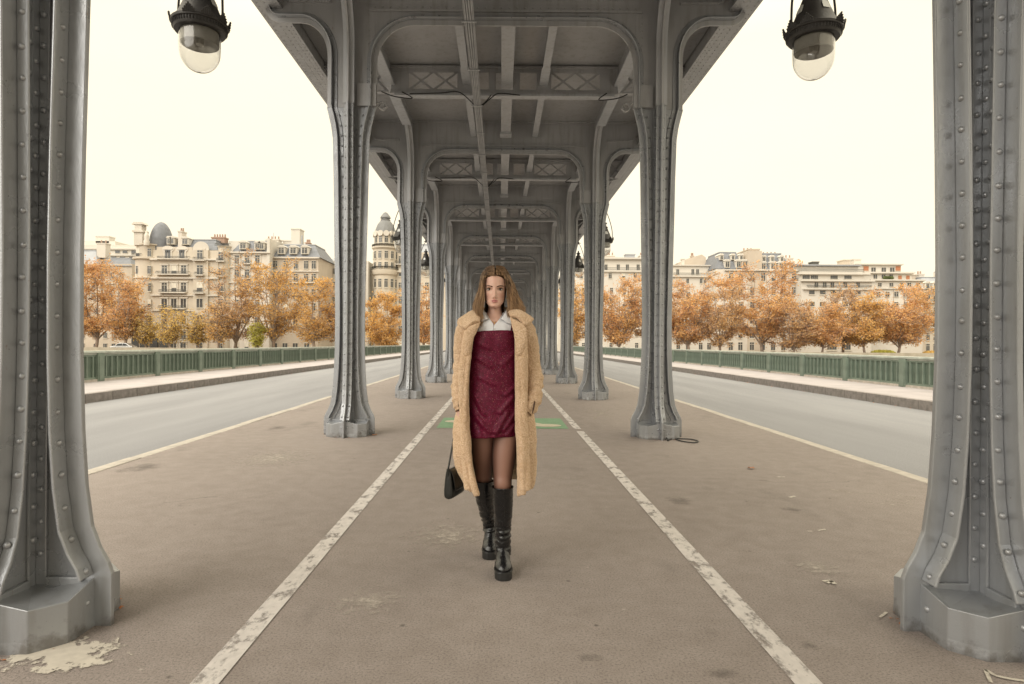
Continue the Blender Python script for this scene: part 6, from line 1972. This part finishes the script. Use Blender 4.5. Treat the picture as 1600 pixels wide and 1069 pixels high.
    s_o = so.build('sole', M['sole'], o); bevel(s_o, .004, 2)
    we = MB(); wl_ = [(x+(x-xc)*.035, y-.0015, z+.003) for x, y, z in top]
    we.tube(wl_+[wl_[0]], .0022, 5); we.build('welt', M['leather'], o, 180)
    hb = MB()
    hy0, hy1 = ankle_y+.058, ankle_y-.005
    hb.add([(xc-.026, hy1, lift), (xc+.026, hy1, lift), (xc+.024, hy0-.006, lift), (xc-.024, hy0-.006, lift), (xc-.033, hy1, .082+lift), (xc+.033, hy1, .082+lift), (xc+.028, hy0, .094+lift), (xc-.028, hy0, .094+lift)], [(0,3,2,1),(4,5,6,7),(0,1,5,4),(1,2,6,5),(2,3,7,6),(3,0,4,7)])
    h_o = hb.build('heel', M['sole'], o); bevel(h_o, .006, 2)
    sm = MB(); sm.tube([(p[0]+.006, p[1]-max(r0+.007, interp(p[2], [.12, .20, .30, .40, .50], [.047, .046, .052, .059, .0615]))*1.06-.0005, p[2]) for p, r0 in zip(px_, pr) if p[2] > .2], .0016, 5); sm.build('front_seam', M['sole'], o, 180)
    tp = MB(); tp.tube([(x, y, z) for x, y, z in rows[0]]+[rows[0][0]], .003, 6); tp.build('top_edge', M['leather'], o, 180)
    return o
boot(LEGF, -.005, -.165, .022, 0.0, -0.03)
boot(LEGB, .300, .170, -.054, .055, 0.0)

# ---------------------------------------------------------------- handbag (held, so a thing of its own)
M['bag'] = simple('black_bag_leather', (0.012, 0.013, 0.012), 0.3, var=0.2, bmp=0.15, bscale=60, spec=0.6)
M['bag_lining'] = simple('brown_bag_panel', (0.09, 0.055, 0.035), 0.6)
bag = empty('handbag', (PX-.262, PY+.02, .52)); bag.rotation_euler.z = radians(72)
tag(bag, 'small black leather handbag hanging on its strap beside the coat', 'handbag')
b = MB()
secs = [(-.105, .6), (-.095, .9), (-.05, 1.0), (0, 1.0), (.05, 1.0), (.095, .9), (.105, .6)]
rws = []
for x, q in secs:
    row = []
    for (y, z) in ((-.030, -.085), (-.036, -.06), (-.024, .04), (-.014, .075), (.014, .075), (.024, .04), (.036, -.06), (.030, -.085), (0, -.095)):
        row.append((x, y*q, z*(.92+.08*q) + .010*(x/.1)**2*(z > 0)))
    rws.append(row)
b.grid(rws, closed=True); b.f.append(tuple(range(8, -1, -1))); b.m.append(0); k = len(b.v); b.f.append(tuple(range(k-9, k))); b.m.append(0)
o = b.build('bag_body', M['bag'], bag, 180); subsurf(o, 2)
b = MB(); b.grid([[(x, y, z) for y, z in ((.020, .070), (-.005, .086), (-.026, .074), (-.040, .02), (-.047, -.045))] for x in (-.104, -.07, 0, .07, .104)])
o = b.build('flap', M['bag'], bag, 180); m_ = o.modifiers.new('thickness', 'SOLIDIFY'); m_.thickness = .005; subsurf(o, 1)
b = MB(); b.tube([(-.100, .0, .045), (-.100, 0, .085)], .009, 8); b.tube([(.100, .0, .045), (.100, 0, .085)], .009, 8); tag(b.build('strap_loops', M['bag'], bag), kind='stuff')
inv = (Matrix.Translation(bag.location) @ Matrix.Rotation(radians(72), 4, 'Z')).inverted()
hnd = inv @ Vector((PX-.243, PY-.055, .90))
b = MB(); b.tube(crom([(-.100, 0, .08), tuple(Vector((-.100, 0, .08)).lerp(hnd, .5)), tuple(hnd)], 6), .0055, 6, flat=.45); b.tube(crom([(.100, 0, .08), tuple(Vector((.100, 0, .08)).lerp(hnd, .5)), tuple(hnd)], 6), .0055, 6, flat=.45)
b.build('strap', M['bag'], bag, 180)
